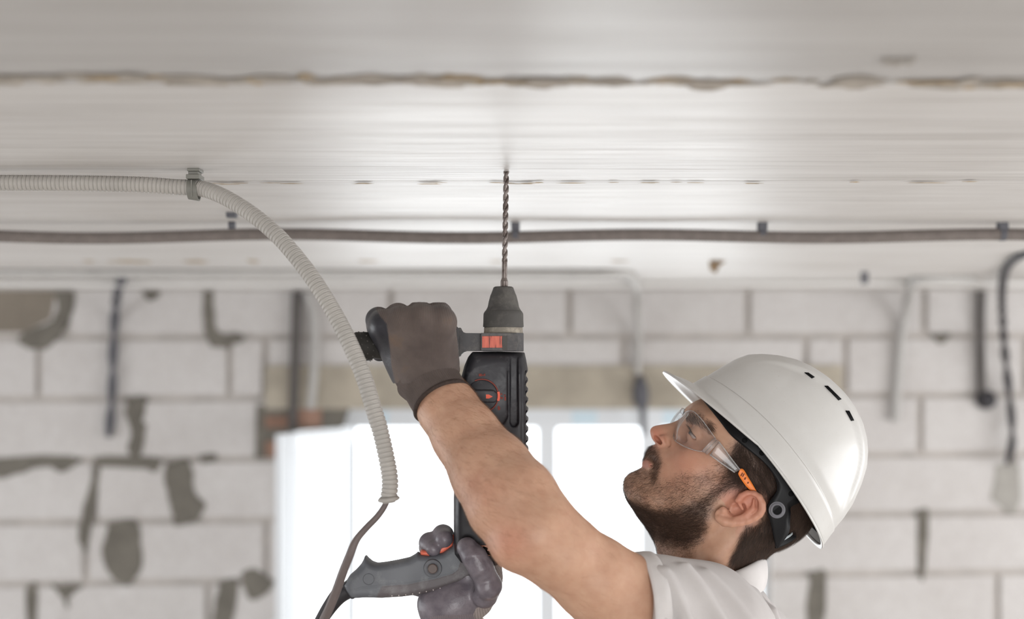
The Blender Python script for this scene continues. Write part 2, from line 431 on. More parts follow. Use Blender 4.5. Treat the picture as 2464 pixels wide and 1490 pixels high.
mb.v = [tuple(Vector((hx, hy, 0)) + d_*x + n_*y + Vector((0, 0, z))) for x, y, z in mb.v]
sp = mb.build('pane', [M_pane]); sp.parent = sash; sp.matrix_parent_inverse = Matrix.Identity(4); 
mb = MB(); mb.box((L_-0.045, -0.05, (zb+top)/2-0.015), (L_-0.02, -0.028, (zb+top)/2+0.015)); mb.box((L_-0.04, -0.055, (zb+top)/2-0.12), (L_-0.025, -0.042, (zb+top)/2+0.01))
mb.v = [tuple(Vector((hx, hy, 0)) + d_*x + n_*y + Vector((0, 0, z))) for x, y, z in mb.v]
hd = mb.build('handle', [M_frame]); hd.parent = sash

# conduits and cables on the far side of the room
M_cdark = simple('dusty_dark_grey_conduit', lin(122, 114, 110), 0.75, 0.3, 0.1, 60)
M_cgrey = simple('light_grey_conduit', lin(178, 176, 174), 0.6, 0.3, 0.05, 30)
M_cblack = simple('black_cable_sheath', lin(44, 42, 46), 0.5, 0.4)
M_cbrown = simple('dark_brown_pipe', lin(86, 82, 80), 0.6, 0.3)
M_cslate = simple('slate_grey_cable', lin(92, 92, 98), 0.6, 0.3)
def corrugated(name, pts, r, pitch, depth, mats, cap=False, n=14, per=6):
    p, q = resample(catmull([np.array(a) for a in pts], 14), pitch/per)
    rad = r - depth*(0.5+0.5*np.cos(2*PI*q/pitch))**1.5
    mb = MB(); mb.tube([Vector(a) for a in p], list(rad), n, cap=cap); return mb.build(name, mats, smooth=True)
zc = H-0.016
cp = []
for px in range(-3480, 5980, 60):
    a = P(px, 557.5 - 6*(px-1232)/2464 + 1.6*math.sin(px/140.0), 2.39); zz = a.z; cp.append(Vector((a.x, 2.39+0.006*math.sin(px/190.), H-0.0195-0.003*(1+math.sin(px/140.0)))))
o = corrugated('ceiling_conduit', cp, 0.0108, 0.0065, 0.0018, [M_cdark], per=4, n=12)
tag(o, 'dark grey corrugated conduit clipped along the ceiling behind the drill bit', 'conduit')
clip_lab = {562: 'small dark clip on the ceiling just under the bend of the near grey hose', 1240: 'conduit clip just to the right of the drill bit', 1834: 'conduit clip on the ceiling above the hard hat', 2412: 'conduit clip at the far right end of the ceiling conduit'}
for px, lab in clip_lab.items():
    a = P(px, 550, 2.39)
    if px == 562: a = onceil(558, 512); 
    mb = MB(); yy = a.y if px == 562 else 2.39
    mb.box((a.x-0.0075, yy-0.009, H-0.013 if px != 562 else H-.008), (a.x+0.0075, yy+0.009, H)); mb.tube([(a.x-0.005, yy, H-0.0195), (a.x+0.005, yy, H-0.0195)], 0.0112 if px != 562 else 0.006, 14)
    o = mb.build('conduit_clip', [M_cslate], smooth=False); tag(o, lab, 'clip', group=None)
def cable(name, pts, r, mats, lab, cat='cable', twist=False):
    p, q = resample(catmull([np.array(a) for a in pts], 10), 0.008)
    mb = MB()
    if twist:
        for ph in (0, PI):
            pp = [Vector(a) + Vector((math.cos(s*28+ph)*r*0.62, math.sin(s*28+ph)*r*0.62, 0)) for a, s in zip(p, q)]
            mb.tube(pp, r*0.62, 10)
    else: mb.tube([Vector(a) for a in p], r, 12)
    o = mb.build(name, mats, smooth=True); tag(o, lab, cat); return o
W = WALL-0.02
cable('hanging_cable', [P(292,674,3.90), P(286,690,4.20), P(281,715,4.5), P(276,765,W), P(272,850,W), P(269,950,W), P(262,1052,W)], 0.0125, [M_cslate], 'slate grey twisted cable hanging on the left part of the block wall', twist=True)
cable('wall_pipe', [P(714,702,W), P(710,860,W), P(704,1034,W)], 0.0155, [M_cbrown], 'dark brown vertical pipe running down to the left corner of the window', 'pipe')
cable('wall_pipe', [P(738,704,W), P(756,760,W), P(757,880,W), P(748,985,W)], 0.014, [M_cgrey], 'pale grey pipe beside the dark brown vertical pipe', 'pipe')
cable('wall_conduit', [P(-1900,659,3.58)]+[P(x,657+1.5*math.sin(x/170),3.58) for x in range(0, 1500, 200)]+[P(1490,656,3.58), P(1514,661,3.68), P(1528,680,4.05), P(1533,720,4.5), P(1536,820,W), P(1534,900,W)], 0.011, [M_cgrey], 'light grey conduit crossing the far ceiling and turning down the wall above the window', 'conduit')
cable('ceiling_pipe', [P(-1530,684,4.08), P(600,684.5,4.08), P(1400,684,4.08), P(2100,683,4.08), P(2900,682,4.08), P(3990,682,4.08)], 0.0085, [simple('white_pipe', lin(214,212,210), 0.5, 0.4)], 'thin white pipe running along the top of the block wall under the ceiling', 'pipe')
mb = MB(); mb.tube([P(1540,905,W), P(1541,935,W), P(1543,965,W), P(1547,985,W), P(1549,1048,W-.01)], [0.012,0.026,0.026,0.011,0.009], 14); tag(mb.build('cable_joint', [M_cslate], smooth=True), 'dark taped cable joint dangling in front of the window above the nose', 'cable joint')
cable('wall_conduit', [P(2345,672,3.85), P(2225,671,3.85), P(2200,676,3.95), P(2190,700,4.35), P(2180,745,4.6), P(2166,850,W), P(2154,1015,W)], 0.0135, [M_cgrey], 'pale grey conduit curving down the wall just behind the hard hat', 'conduit')
cable('wall_pipe', [P(2362,694,W), P(2360,800,W), P(2362,945,W)], 0.0135, [M_cbrown], 'dark grey short pipe ending in a round black junction box', 'pipe')
mb = MB(); c_ = P(2370,962,WALL); mb.lathe([(0.001,0.034),(0.024,0.032),(0.030,0.026),(0.032,0.0)], c_, (0,-1,0), 24); tag(mb.build('junction_box', [M_cblack], smooth=True), 'round black junction box at the foot of the short dark pipe', 'junction box')
cable('hanging_cable', [P(2640,596,2.93), P(2500,606,2.98), P(2452,618,3.08), P(2420,648,3.50), P(2411,700,3.95), P(2412,760,4.3), P(2419,860,4.55), P(2432,980,W-.03), P(2436,1060,W-.03), P(2424,1118,W-.03)], 0.0105, [M_cblack], 'black twisted cable hanging down the wall at the right edge', twist=True)
mb = MB(); c_ = P(2080,664,3.7); mb.box((c_.x-0.008, 3.69, H-0.03), (c_.x+0.008, 3.71, H)); tag(mb.build('ceiling_hook', [M_cslate]), 'tiny grey hook on the far ceiling between the hard hat and the right edge', 'hook')
# ------------------------------------------------------------------ implicit-surface modelling
class Field:
    def __init__(s, xs, ys, zs):
        s.x = np.array(xs, np.float32); s.y = np.array(ys, np.float32); s.z = np.array(zs, np.float32)
        s.F = np.full((len(xs), len(ys), len(zs)), 1.0, np.float32)
    def block(s, lo, hi):
        sl = []
        for ax, a, b in zip((s.x, s.y, s.z), lo, hi):
            i = max(0, int(np.searchsorted(ax, a))-1); j = min(len(ax), int(np.searchsorted(ax, b))+1)
            if j <= i: return None
            sl.append(slice(i, j))
        X = s.x[sl[0]][:, None, None]; Y = s.y[sl[1]][None, :, None]; Z = s.z[sl[2]][None, None, :]
        return tuple(sl), X, Y, Z
    def apply(s, lo, hi, fn, k, op='add'):
        m = k + 0.004
        r = s.block([a-m for a in lo], [a+m for a in hi])
        if r is None: return
        sl, X, Y, Z = r; d = fn(X, Y, Z); A = s.F[sl]
        if op == 'add':
            h = np.clip(k-np.abs(A-d), 0, None)/max(k, 1e-6); s.F[sl] = np.minimum(A, d) - h*h*k*0.25
        elif op == 'sub':
            h = np.clip(k-np.abs(A+d), 0, None)/max(k, 1e-6); s.F[sl] = np.maximum(A, -d) + h*h*k*0.25
        elif op == 'and': s.F[sl] = np.maximum(A, d)
    def cone(s, a, b, ra, rb, k=0.01, op='add', sy=1.0):
        a = np.array(a, float); b = np.array(b, float); r = max(ra, rb)*max(1, 1)
        def fn(X, Y, Z):
            ba = b-a; L2 = float(ba@ba)+1e-12
            t = np.clip(((X-a[0])*ba[0]+(Y-a[1])*ba[1]+(Z-a[2])*ba[2])/L2, 0, 1)
            dx = X-a[0]-ba[0]*t; dy = (Y-a[1]-ba[1]*t)/sy; dz = Z-a[2]-ba[2]*t
            return np.sqrt(dx*dx+dy*dy+dz*dz) - (ra+(rb-ra)*t)
        s.apply(np.minimum(a, b)-r, np.maximum(a, b)+r, fn, k, op)
    def chain(s, pts, rs, k=0.01, op='add', sy=1.0):
        for i in range(len(pts)-1): s.cone(pts[i], pts[i+1], rs[i], rs[i+1], k, op, sy)
    def ell(s, c, r, k=0.01, op='add', rot=None):
        c = np.array(c, float); r = np.array(r, float); R = np.array(rot) if rot is not None else None; m = r.max()
        def fn(X, Y, Z):
            dx, dy, dz = X-c[0], Y-c[1], Z-c[2]
            if R is not None:
                dx, dy, dz = (R[0][0]*dx+R[0][1]*dy+R[0][2]*dz, R[1][0]*dx+R[1][1]*dy+R[1][2]*dz, R[2][0]*dx+R[2][1]*dy+R[2][2]*dz)
            q = np.sqrt((dx/r[0])**2+(dy/r[1])**2+(dz/r[2])**2); g = np.sqrt((dx/r[0]**2)**2+(dy/r[1]**2)**2+(dz/r[2]**2)**2)+1e-9
            return q*(q-1)/g
        e = r if R is None else np.array([m]*3)
        s.apply(c-e, c+e, fn, k, op)
    def mesh(s):
        F = s.F; I = F < 0
        c = I[:-1, :-1, :-1].astype(np.int8)
        for dx in (0, 1):
            for dy in (0, 1):
                for dz in (0, 1):
                    if dx or dy or dz:
                        c = c + I[dx:F.shape[0]-1+dx, dy:F.shape[1]-1+dy, dz:F.shape[2]-1+dz]
        act = np.nonzero((c > 0) & (c < 8)); i, j, k = act; N = len(i)
        idx = np.full(c.shape, -1, np.int32); idx[act] = np.arange(N)
        V = {}
        for dx in (0, 1):
            for dy in (0, 1):
                for dz in (0, 1): V[dx, dy, dz] = F[i+dx, j+dy, k+dz]
        acc = np.zeros((N, 3)); cnt = np.zeros(N)
        cor = list(V.keys())
        for a in cor:
            for ax in range(3):
                if a[ax] == 0:
                    b = list(a); b[ax] = 1; b = tuple(b); va, vb = V[a], V[b]
                    m = (va < 0) != (vb < 0); t = np.where(m, va/np.where(m, va-vb, 1), 0)
                    p = np.stack([np.full(N, float(q)) for q in a], 1); p[:, ax] += t
                    acc += p*m[:, None]; cnt += m
        p = acc/cnt[:, None]
        verts = np.stack([s.x[i]+p[:, 0]*(s.x[i+1]-s.x[i]), s.y[j]+p[:, 1]*(s.y[j+1]-s.y[j]), s.z[k]+p[:, 2]*(s.z[k+1]-s.z[k])], 1)
        quads = []
        for ax in range(3):
            sa = [slice(1, -1)]*3; sb = [slice(1, -1)]*3; sa[ax] = slice(0, -1); sb[ax] = slice(1, None)
            A = I[tuple(sa)]; B = I[tuple(sb)]; e = np.nonzero(A != B); g = [e[0]+(0 if ax == 0 else 1), e[1]+(0 if ax == 1 else 1), e[2]+(0 if ax == 2 else 1)]
            u, v = [(1, 2), (2, 0), (0, 1)][ax]
            def cell(du, dv):
                q = [g[0].copy(), g[1].copy(), g[2].copy()]; q[u] -= du; q[v] -= dv; return idx[q[0], q[1], q[2]]
            Q = np.stack([cell(1, 1), cell(0, 1), cell(0, 0), cell(1, 0)], 1); fl = ~A[e]
            Q[fl] = Q[fl][:, ::-1]; quads.append(Q)
        Q = np.concatenate(quads); Q = Q[(Q >= 0).all(1)]
        return verts, Q
def npmesh(name, verts, quads, mats, parent=None, smooth=True):
    me = bpy.data.meshes.new(name); n = len(verts); q = len(quads)
    me.vertices.add(n); me.vertices.foreach_set('co', verts.astype(np.float32).ravel())
    me.loops.add(q*4); me.loops.foreach_set('vertex_index', quads.astype(np.int32).ravel())
    me.polygons.add(q); me.polygons.foreach_set('loop_start', (np.arange(q)*4).astype(np.int32)); 
    me.update(calc_edges=True); me.validate()
    me.polygons.foreach_set('use_smooth', np.ones(len(me.polygons), bool))
    for m in mats: me.materials.append(m)
    o = link(bpy.data.objects.new(name, me)); 
    if parent is not None: adopt(parent, o)
    return o
def relax(verts, quads, it=1, w=0.5):
    v = verts.copy(); e = np.concatenate([quads[:, [0, 1]], quads[:, [1, 2]], quads[:, [2, 3]], quads[:, [3, 0]]]); n = len(v)
    for _ in range(it):
        acc = np.zeros_like(v); c = np.bincount(e[:, 0], minlength=n)+np.bincount(e[:, 1], minlength=n)
        for a in range(3): acc[:, a] = np.bincount(e[:, 0], v[e[:, 1], a], n)+np.bincount(e[:, 1], v[e[:, 0], a], n)
        v = v*(1-w) + w*acc/np.maximum(c, 1)[:, None]
    return v
def normals(verts, quads):
    a = verts[quads[:, 2]]-verts[quads[:, 0]]; b = verts[quads[:, 3]]-verts[quads[:, 1]]; n = np.cross(a, b); N = np.zeros_like(verts)
    for k in range(4):
        for c in range(3): N[:, c] += np.bincount(quads[:, k], n[:, c], len(verts))
    return N/(np.linalg.norm(N, axis=1, keepdims=True)+1e-12)
def poly_sd(X, Z, poly):
    """signed distance to a polygon, positive inside; X,Z arrays of one shape"""
    d = np.full(X.shape, 1e9); ins = np.zeros(X.shape, bool); n = len(poly)
    for i in range(n):
        x0, z0 = poly[i]; x1, z1 = poly[(i+1) % n]; ex, ez = x1-x0, z1-z0
        t = np.clip(((X-x0)*ex+(Z-z0)*ez)/(ex*ex+ez*ez+1e-15), 0, 1)
        d = np.minimum(d, (X-x0-ex*t)**2+(Z-z0-ez*t)**2)
        c = ((z0 > Z) != (z1 > Z)) & (X < (x1-x0)*(Z-z0)/(z1-z0+1e-15)+x0); ins ^= c
    return np.where(ins, 1, -1)*np.sqrt(d)
def tps(pts, vals, X, Z, lam=1e-5):
    pts = np.array(pts, float); vals = np.array(vals, float); n = len(pts)
    def U(r2): return np.where(r2 > 0, 0.5*r2*np.log(r2+1e-20), 0)
    K = U(((pts[:, None]-pts[None])**2).sum(-1)) + lam*np.eye(n)
    Pm = np.concatenate([np.ones((n, 1)), pts], 1); A = np.block([[K, Pm], [Pm.T, np.zeros((3, 3))]])
    c = np.linalg.solve(A, np.concatenate([vals, np.zeros(3)])); out = c[n] + c[n+1]*X + c[n+2]*Z
    for i in range(n): out = out + c[i]*U((X-pts[i, 0])**2+(Z-pts[i, 1])**2)
    return out
def axis(segs):
    out = [segs[0][0]]
    for a, b, h in segs:
        n = max(1, int(round((b-a)/h))); out += list(a+(b-a)*(np.arange(n)+1)/n)
    return np.array(out)
def inpoly(px, py, poly):
    return poly_sd(px, py, poly)

# ------------------------------------------------------------------ the man: head, neck, torso and arms as one surface
YH = 1.80
def PW(px, py, d): v = P(px, py, d); return (v.x, v.z)
sil_px = [(1688,960),(1673,966),(1660,976),(1651,989),(1646,999),(1637,1007),(1629,1012),(1614,1018),(1597,1021),(1579,1024),(1569,1028),(1564,1037),(1566,1049),(1571,1060),
          (1578,1068),(1569,1073),(1560,1082),(1555,1092),(1556,1100),(1562,1104),(1560,1108),(1552,1112),(1549,1119),(1546,1124),(1540,1128),(1534,1132),(1524,1136),(1512,1142),(1504,1151),(1500,1163),(1501,1180),(1508,1196),(1517,1213),(1528,1229),
          (1539,1246),(1554,1266),(1566,1286),(1576,1308),(1582,1335),(1590,1380),(1610,1430),(1640,1480),(1785,1480),(1815,1430),(1812,1395),(1824,1365),(1842,1338),(1866,1318),(1902,1300),(1938,1268),(1966,1220),(1990,1150),(2000,1080),(1988,1010),(1952,955),(1895,918),(1830,900),(1770,903),(1722,926)]
sil = [PW(x, y, YH) for x, y in sil_px]
sil = [tuple(p) for p in catmull([np.array(p) for p in sil + [sil[0]]], 4)[:-1]]
Wpts = [(1574,1042,9.5),(1600,1026,7.5),(1625,1016,7.5),(1645,1003,10),(1592,1062,15),(1612,1040,12),(1634,1030,14),(1609,1080,26),(1566,1078,14),(1576,1097,25),(1568,1122,25),(1590,1120,36),
        (1553,1118,14),(1513,1160,20),(1545,1172,36),(1522,1215,26),(1590,1190,48),(1640,1232,57),(1692,1268,60),(1548,1262,24),(1592,1325,32),(1660,1340,50),(1740,1345,58),(1820,1360,50),(1700,1450,56),(1620,1450,40),(1800,1450,50),
        (1620,1120,50),(1630,1095,50),(1660,1095,60),(1700,1102,66),(1740,1120,70),(1745,1190,71),(1740,1040,70),(1722,990,66),(1702,975,57),(1708,1022,60),(1684,1004,49),(1662,984,30),
        (1646,1030,16),(1662,1046,28),(1688,1064,50),(1648,1066,36),(1668,1084,54),(1677,1020,40),(1625,1060,27),
        (1850,1090,77),(1900,1180,76),(1800,1000,74),(1880,1000,70),(1950,1100,70),(1850,1250,68),(1840,1290,62),(1850,1320,54),(1780,1290,64),(1760,940,66),(1930,1250,62)]
Rpts = [(1574,1042,15),(1600,1030,15),(1630,1018,15),(1650,1000,18),(1592,1062,16),(1560,1080,16),(1552,1118,15),(1530,1140,18),(1513,1165,34),(1530,1225,34),(1560,1270,50),(1590,1330,60),(1670,985,42),(1700,960,60),
        (1780,920,110),(1850,1090,150),(1950,1000,140),(1980,1100,140),(1930,1250,110),(1850,1350,80),(1700,1200,90),(1700,1450,100),(1640,1100,60)]
fx = axis([(P(985,0,1.68).x, P(1480,0,1.80).x, 0.0034), (P(1480,0,1.80).x, P(1870,0,1.73).x, 0.0013), (P(1870,0,1.73).x, P(2030,0,1.8).x, 0.003)])
fz = axis([(-0.72, P(0,1490,1.66).z, 0.010), (P(0,1490,1.66).z, P(0,1345,1.80).z, 0.0032), (P(0,1345,1.80).z, P(0,985,1.76).z, 0.0013), (P(0,985,1.76).z, P(0,888,1.8).z, 0.003)])
fy = axis([(1.50, 1.700, 0.0034), (1.700, 1.800, 0.0013), (1.800, 1.900, 0.0022), (1.900, 2.08, 0.006)])
body = Field(fx, fy, fz)
def head_fn(X, Y, Z):
    X2, Z2 = np.broadcast_arrays(X[:, 0, :], Z[:, 0, :]); X2 = X2.astype(float); Z2 = Z2.astype(float)
    s = poly_sd(X2, Z2, sil)
    W = tps([PW(x, y, YH-w/1000) for x, y, w in Wpts], [w/1000 for *_, w in Wpts], X2, Z2); W = np.clip(W, 0.006, 0.079)
    R = tps([PW(x, y, YH) for x, y, r in Rpts], [r*YH/FPX for *_, r in Rpts], X2, Z2); R = np.clip(R, 0.006, 0.085)
    u = np.clip(1-s/R, 0, None)[:, None, :]; W = W[:, None, :]; Sd = (Y-YH)
    g = np.sqrt((Sd/W)**2+u**2)
    sc = np.minimum(W, 0.045)
    return ((g-1)*sc).astype(np.float32)
zs_ = [p[1] for p in sil]; xs_ = [p[0] for p in sil]
body.apply((min(xs_), YH-0.082, min(zs_)), (max(xs_), YH+0.082, max(zs_)), head_fn, 0.004)
def Q(px, py, d): v = P(px, py, d); return (v.x, v.y, v.z)
mir = lambda p: (p[0], 2*YH-p[1], p[2])
for m in (lambda p: p, mir):
    # nostril wing and opening
    body.ell(m(Q(1596,1062,YH-.0150)), (0.0092,0.0058,0.0078), 0.004)
    body.cone(m(Q(1603,1050,YH-.0190)), m(Q(1611,1073,YH-.0225)), 0.0018, 0.0020, 0.004, 'sub')
    body.ell(m(Q(1584,1060,YH-.0120)), (0.0080,0.0100,0.0033), 0.0010, 'sub', rot=[(0.66,0,-0.75),(0,1,0),(0.75,0,0.66)])
    # eye socket, lids
    body.ell(m(Q(1652,1038,YH-.029)), (0.012,0.012,0.014), 0.010, 'sub')
    ec = m(Q(1678,1050,YH-.0335)); body.ell(ec, (0.0131,)*3, 0.004)
    # brow ridge and cheek bone
    body.cone(m(Q(1668,996,YH-.020)), m(Q(1702,1014,YH-.047)), 0.0065, 0.0070, 0.012)
    body.cone(m(Q(1672,1086,YH-.050)), m(Q(1730,1120,YH-.062)), 0.008, 0.009, 0.018)
    # lips
    body.cone(m(Q(1558,1106,YH-.004)), m(Q(1566,1118,YH-.022)), 0.0042, 0.0026, 0.004)
    body.cone(m(Q(1554,1118,YH-.004)), m(Q(1565,1122,YH-.021)), 0.0045, 0.0026, 0.004)
    body.cone(m(Q(1552,1112,YH-.003)), m(Q(1567,1121,YH-.0235)), 0.0012, 0.0009, 0.0016, 'sub')
    # eyelid opening: the eye looks up and ahead
    body.cone(m(Q(1655,1030,YH-.029)), m(Q(1672,1056,YH-.0470)), 0.0034, 0.0020, 0.0012, 'sub')
    # jaw line
    body.chain([m(Q(1700,1248,YH-.054)), m(Q(1640,1228,YH-.050)), m(Q(1575,1205,YH-.036)), m(Q(1532,1190,YH-.018))], [0.010,0.010,0.010,0.010], 0.014)
    # sternomastoid
    body.chain([m(Q(1800,1262,YH-.058)), m(Q(1720,1345,YH-.052)), m(Q(1660,1430,YH-.030))], [0.010,0.013,0.011], 0.016)
# ears
def R4(a, b, d): return Q(1480+a/4.026, 930+b/4.026, d)
ear_out = [(1175,1150),(1178,1110),(1195,1075),(1240,1040),(1300,1022),(1365,1032),(1415,1070),(1442,1130),(1446,1190),(1425,1240),(1380,1285),(1310,1318),(1220,1340),(1130,1345),(1060,1330),(1000,1300),(968,1255),(985,1210),(1030,1178),(1080,1160)]
def ear_d(a): return YH-0.0755-0.012*max(0, (a-1000)/440)      # leans outwards towards its back edge
helix = [(1160,1190),(1190,1110),(1225,1065),(1280,1042),(1345,1046),(1395,1078),(1422,1135),(1424,1190),(1402,1235),(1355,1272),(1290,1300),(1210,1320),(1130,1326),(1060,1312),(1008,1280)]
for m in (lambda p: p, mir):
    eo = [PW(1480+a/4.026, 930+b/4.026, YH-0.082) for a, b in ear_out]; eo = [tuple(p) for p in catmull([np.array(p) for p in eo+[eo[0]]], 4)[:-1]]
    a0 = R4(1000, 1200, YH-0.082); a1 = R4(1440, 1200, YH-0.082); cy = m((0, YH-0.0765, 0))[1]; sg = -1 if cy < YH else 1
    def plate(X, Y, Z):
        X2, Z2 = np.broadcast_arrays(X[:, 0, :], Z[:, 0, :]); s_ = poly_sd(X2.astype(float), Z2.astype(float), eo)
        t = np.clip((X2-a0[0])/(a1[0]-a0[0]), 0, 1.1); mid = cy + sg*0.010*t
        dy = np.abs(Y-mid[:, None, :]) - 0.0032
        return np.maximum(-s_[:, None, :], dy).astype(np.float32)
    lo = (min(p[0] for p in eo), cy-0.02, min(p[1] for p in eo)); hi = (max(p[0] for p in eo), cy+0.02, max(p[1] for p in eo))
    body.apply(lo, hi, plate, 0.003)
    body.cone(m(R4(1190,1180,YH-.066)), m(R4(1290,1200,YH-.076)), 0.013, 0.010, 0.006)
    body.chain([m(R4(a, b, ear_d(a)-.0035)) for a, b in helix], [0.0026,0.0034,0.0038,0.0040,0.0040,0.0040,0.0040,0.0038,0.0036,0.0036,0.0038,0.0042,0.0050,0.0055,0.0052], 0.003)
    body.ell(m(R4(1180,1195,YH-.0850)), (0.0118,0.0115,0.0088), 0.002, 'sub', rot=[(0.93,0,0.36),(0,1,0),(-0.36,0,0.93)])
    body.ell(m(R4(1100,1165,YH-.0815)), (0.0065,0.0085,0.0038), 0.0015, 'sub')
    body.ell(m(R4(1320,1120,YH-.0885)), (0.0085,0.0042,0.0085), 0.003, 'sub')
    body.chain([m(R4(1345,1100,ear_d(1340)-.003)), m(R4(1335,1190,ear_d(1330)-.004)), m(R4(1270,1250,ear_d(1270)-.004)), m(R4(1170,1285,ear_d(1170)-.0035))], [0.0016,0.0024,0.0028,0.0028], 0.0035)
    body.cone(m(R4(1190,1110,ear_d(1190)-.003)), m(R4(1235,1190,ear_d(1230)-.001)), 0.0024, 0.0020, 0.0025)
    body.ell(m(R4(1050,1205,YH-.0795)), (0.0042,0.0048,0.0052), 0.003)
# left arm (near the camera), seen reaching up to the side handle
armL = [((1046,930),1.696,.0270),((1061,958),1.686,.0305),((1078,985),1.679,.0350),((1120,1047),1.658,.0385),((1184,1138),1.628,.0466),((1231,1206),1.604,.0512),((1290,1282),1.588,.0480),((1345,1325),1.592,.0438),((1434,1395),1.61,.0472),((1488,1438),1.625,.0525),((1600,1508),1.652,.0490),((1690,1545),1.69,.062)]
pl_ = [Q(x, y, d) for (x, y), d, r in armL]; rl_ = [r for *_, r in armL]
body.chain(pl_, rl_, 0.010, sy=0.88)
body.ell(Q(1228,1318,1.582), (0.0165,0.020,0.0165), 0.022)           # point of the elbow
body.ell(Q(1312,1224,1.60), (0.014,0.022,0.036), 0.02, rot=[(0.86,0,0.52),(0,1,0),(-0.52,0,0.86)])
# right arm, hidden behind: shoulder, elbow below the frame, wrist in the glove at the grip
sR = Q(1690,1540,1.96); eR = (0.055, 1.90, -0.50); wR = Q(1090,1500,1.762)
body.cone(sR, eR, 0.060, 0.045, 0.02); body.cone(eR, wR, 0.045, 0.031, 0.02)
# torso under the shirt
body.ell(Q(1700,1770,1.82), (0.116,0.160,0.185), 0.05)
body.cone(Q(1680,1580,1.70), Q(1690,1580,1.95), 0.062, 0.062, 0.05)
bv, bq = body.mesh(); print('body verts', len(bv)); del body.F
bv = relax(bv, bq, 2, 0.4)
bn = normals(bv, bq)

# colour of the skin as a vertex attribute: freckles, flush of ear and nose, shaved-beard shadow
bpx = 1232 + bv[:, 0]/bv[:, 1]*FPX; bpy_ = HZ - bv[:, 2]/bv[:, 1]*FPX
far = bv[:, 1] > YH
yy = np.where(far, 2*YH-bv[:, 1], bv[:, 1]); hpx = 1232+bv[:, 0]/yy*FPX; hpy = HZ-bv[:, 2]/yy*FPX     # both cheeks alike
def R1p(l): return [(1450+a/2.2243, 820+b/2.2243) for a, b in l]
beard_all = R1p([(210,560),(262,552),(300,598),(312,655),(300,720),(330,760),(420,712),(520,712),(600,680),(650,620),(700,545),(760,560),(800,700),(760,790),(700,790),(610,840),(575,900),(560,985),(545,1060),(490,1120),(470,1190),(240,1190),(240,1080),(60,900),(60,700),(180,650)])
beard_dense = R1p([(100,860),(200,890),(330,925),(430,905),(560,850),(640,790),(690,690),(740,600),(780,700),(740,790),(660,800),(600,850),(572,920),(555,1000),(530,1060),(470,1090),(380,1080),(270,1060),(180,960)])
must = R1p([(212,565),(262,548),(300,590),(318,650),(300,720),(275,770),(262,720),(268,660),(225,610)])
lip_free = R1p([(205,640),(262,640),(268,690),(240,690),(205,670)])
cheek_free = R1p([(600,900),(640,850),(720,800),(860,800),(880,950),(700,1000),(600,985)])
sd_all = inpoly(hpx, hpy, beard_all); sd_d = inpoly(hpx, hpy, beard_dense); sd_m = inpoly(hpx, hpy, must); sd_l = inpoly(hpx, hpy, lip_free); sd_c = inpoly(hpx, hpy, cheek_free)
sm = lambda d, w: np.clip(d/w+0.5, 0, 1)
isface = (bv[:, 0] > P(1485,0,1.8).x) & (bv[:, 1] > 1.70) & (bv[:, 2] > P(0,1400,1.8).z)
dens = np.clip(0.36*sm(sd_all, 24) + 0.75*sm(sd_d, 30) + 0.62*sm(sd_m, 10), 0, 1)*(1-sm(sd_l, 6))*(1-sm(sd_c, 10))*isface
def gauss(cx, cy, r): return np.exp(-((hpx-cx)**2+(hpy-cy)**2)/(2*r*r))
flush = np.clip(0.9*gauss(1790,1205,45)*(np.abs(bv[:, 1]-YH) > 0.070) + 0.75*gauss(1575,1048,20) + 0.45*gauss(1650,1110,42), 0, 1)*isface
arm_flush = 0.5*np.exp(-((bpx-1225)**2+(bpy_-1305)**2)/(2*36**2)) + 0.25*np.exp(-((bpx-1150)**2+(bpy_-1180)**2)/(2*40**2))
flush = np.where(isface, flush, arm_flush)
lipm = sm(inpoly(hpx, hpy, [(1540,1098),(1560,1103),(1572,1122),(1562,1126),(1548,1128),(1541,1120)]), 4)*isface*(np.abs(bv[:, 1]-YH) < 0.026)
_hl = R1p([(860,300),(770,480),(712,545),(695,600),(650,640),(690,700),(745,765),(800,790),(860,800),(885,870),(870,940),(820,985),(770,990),(740,1050),(720,1110),(690,1165),(700,1260),(1000,1260),(1300,1100),(1420,700),(1300,200),(1000,100),(900,200)])
_ez = (np.abs(bv[:, 1]-YH) > 0.0735) & (inpoly(hpx, hpy, [(1700,1180),(1750,1190),(1780,1175),(1845,1180),(1848,1245),(1800,1270),(1700,1280)]) > 0)
scalpc = sm(inpoly(hpx, hpy, _hl), 16)*isface*(~_ez)
col = np.stack([np.maximum(dens, scalpc*1.15), flush, lipm, np.ones_like(dens)], 1)
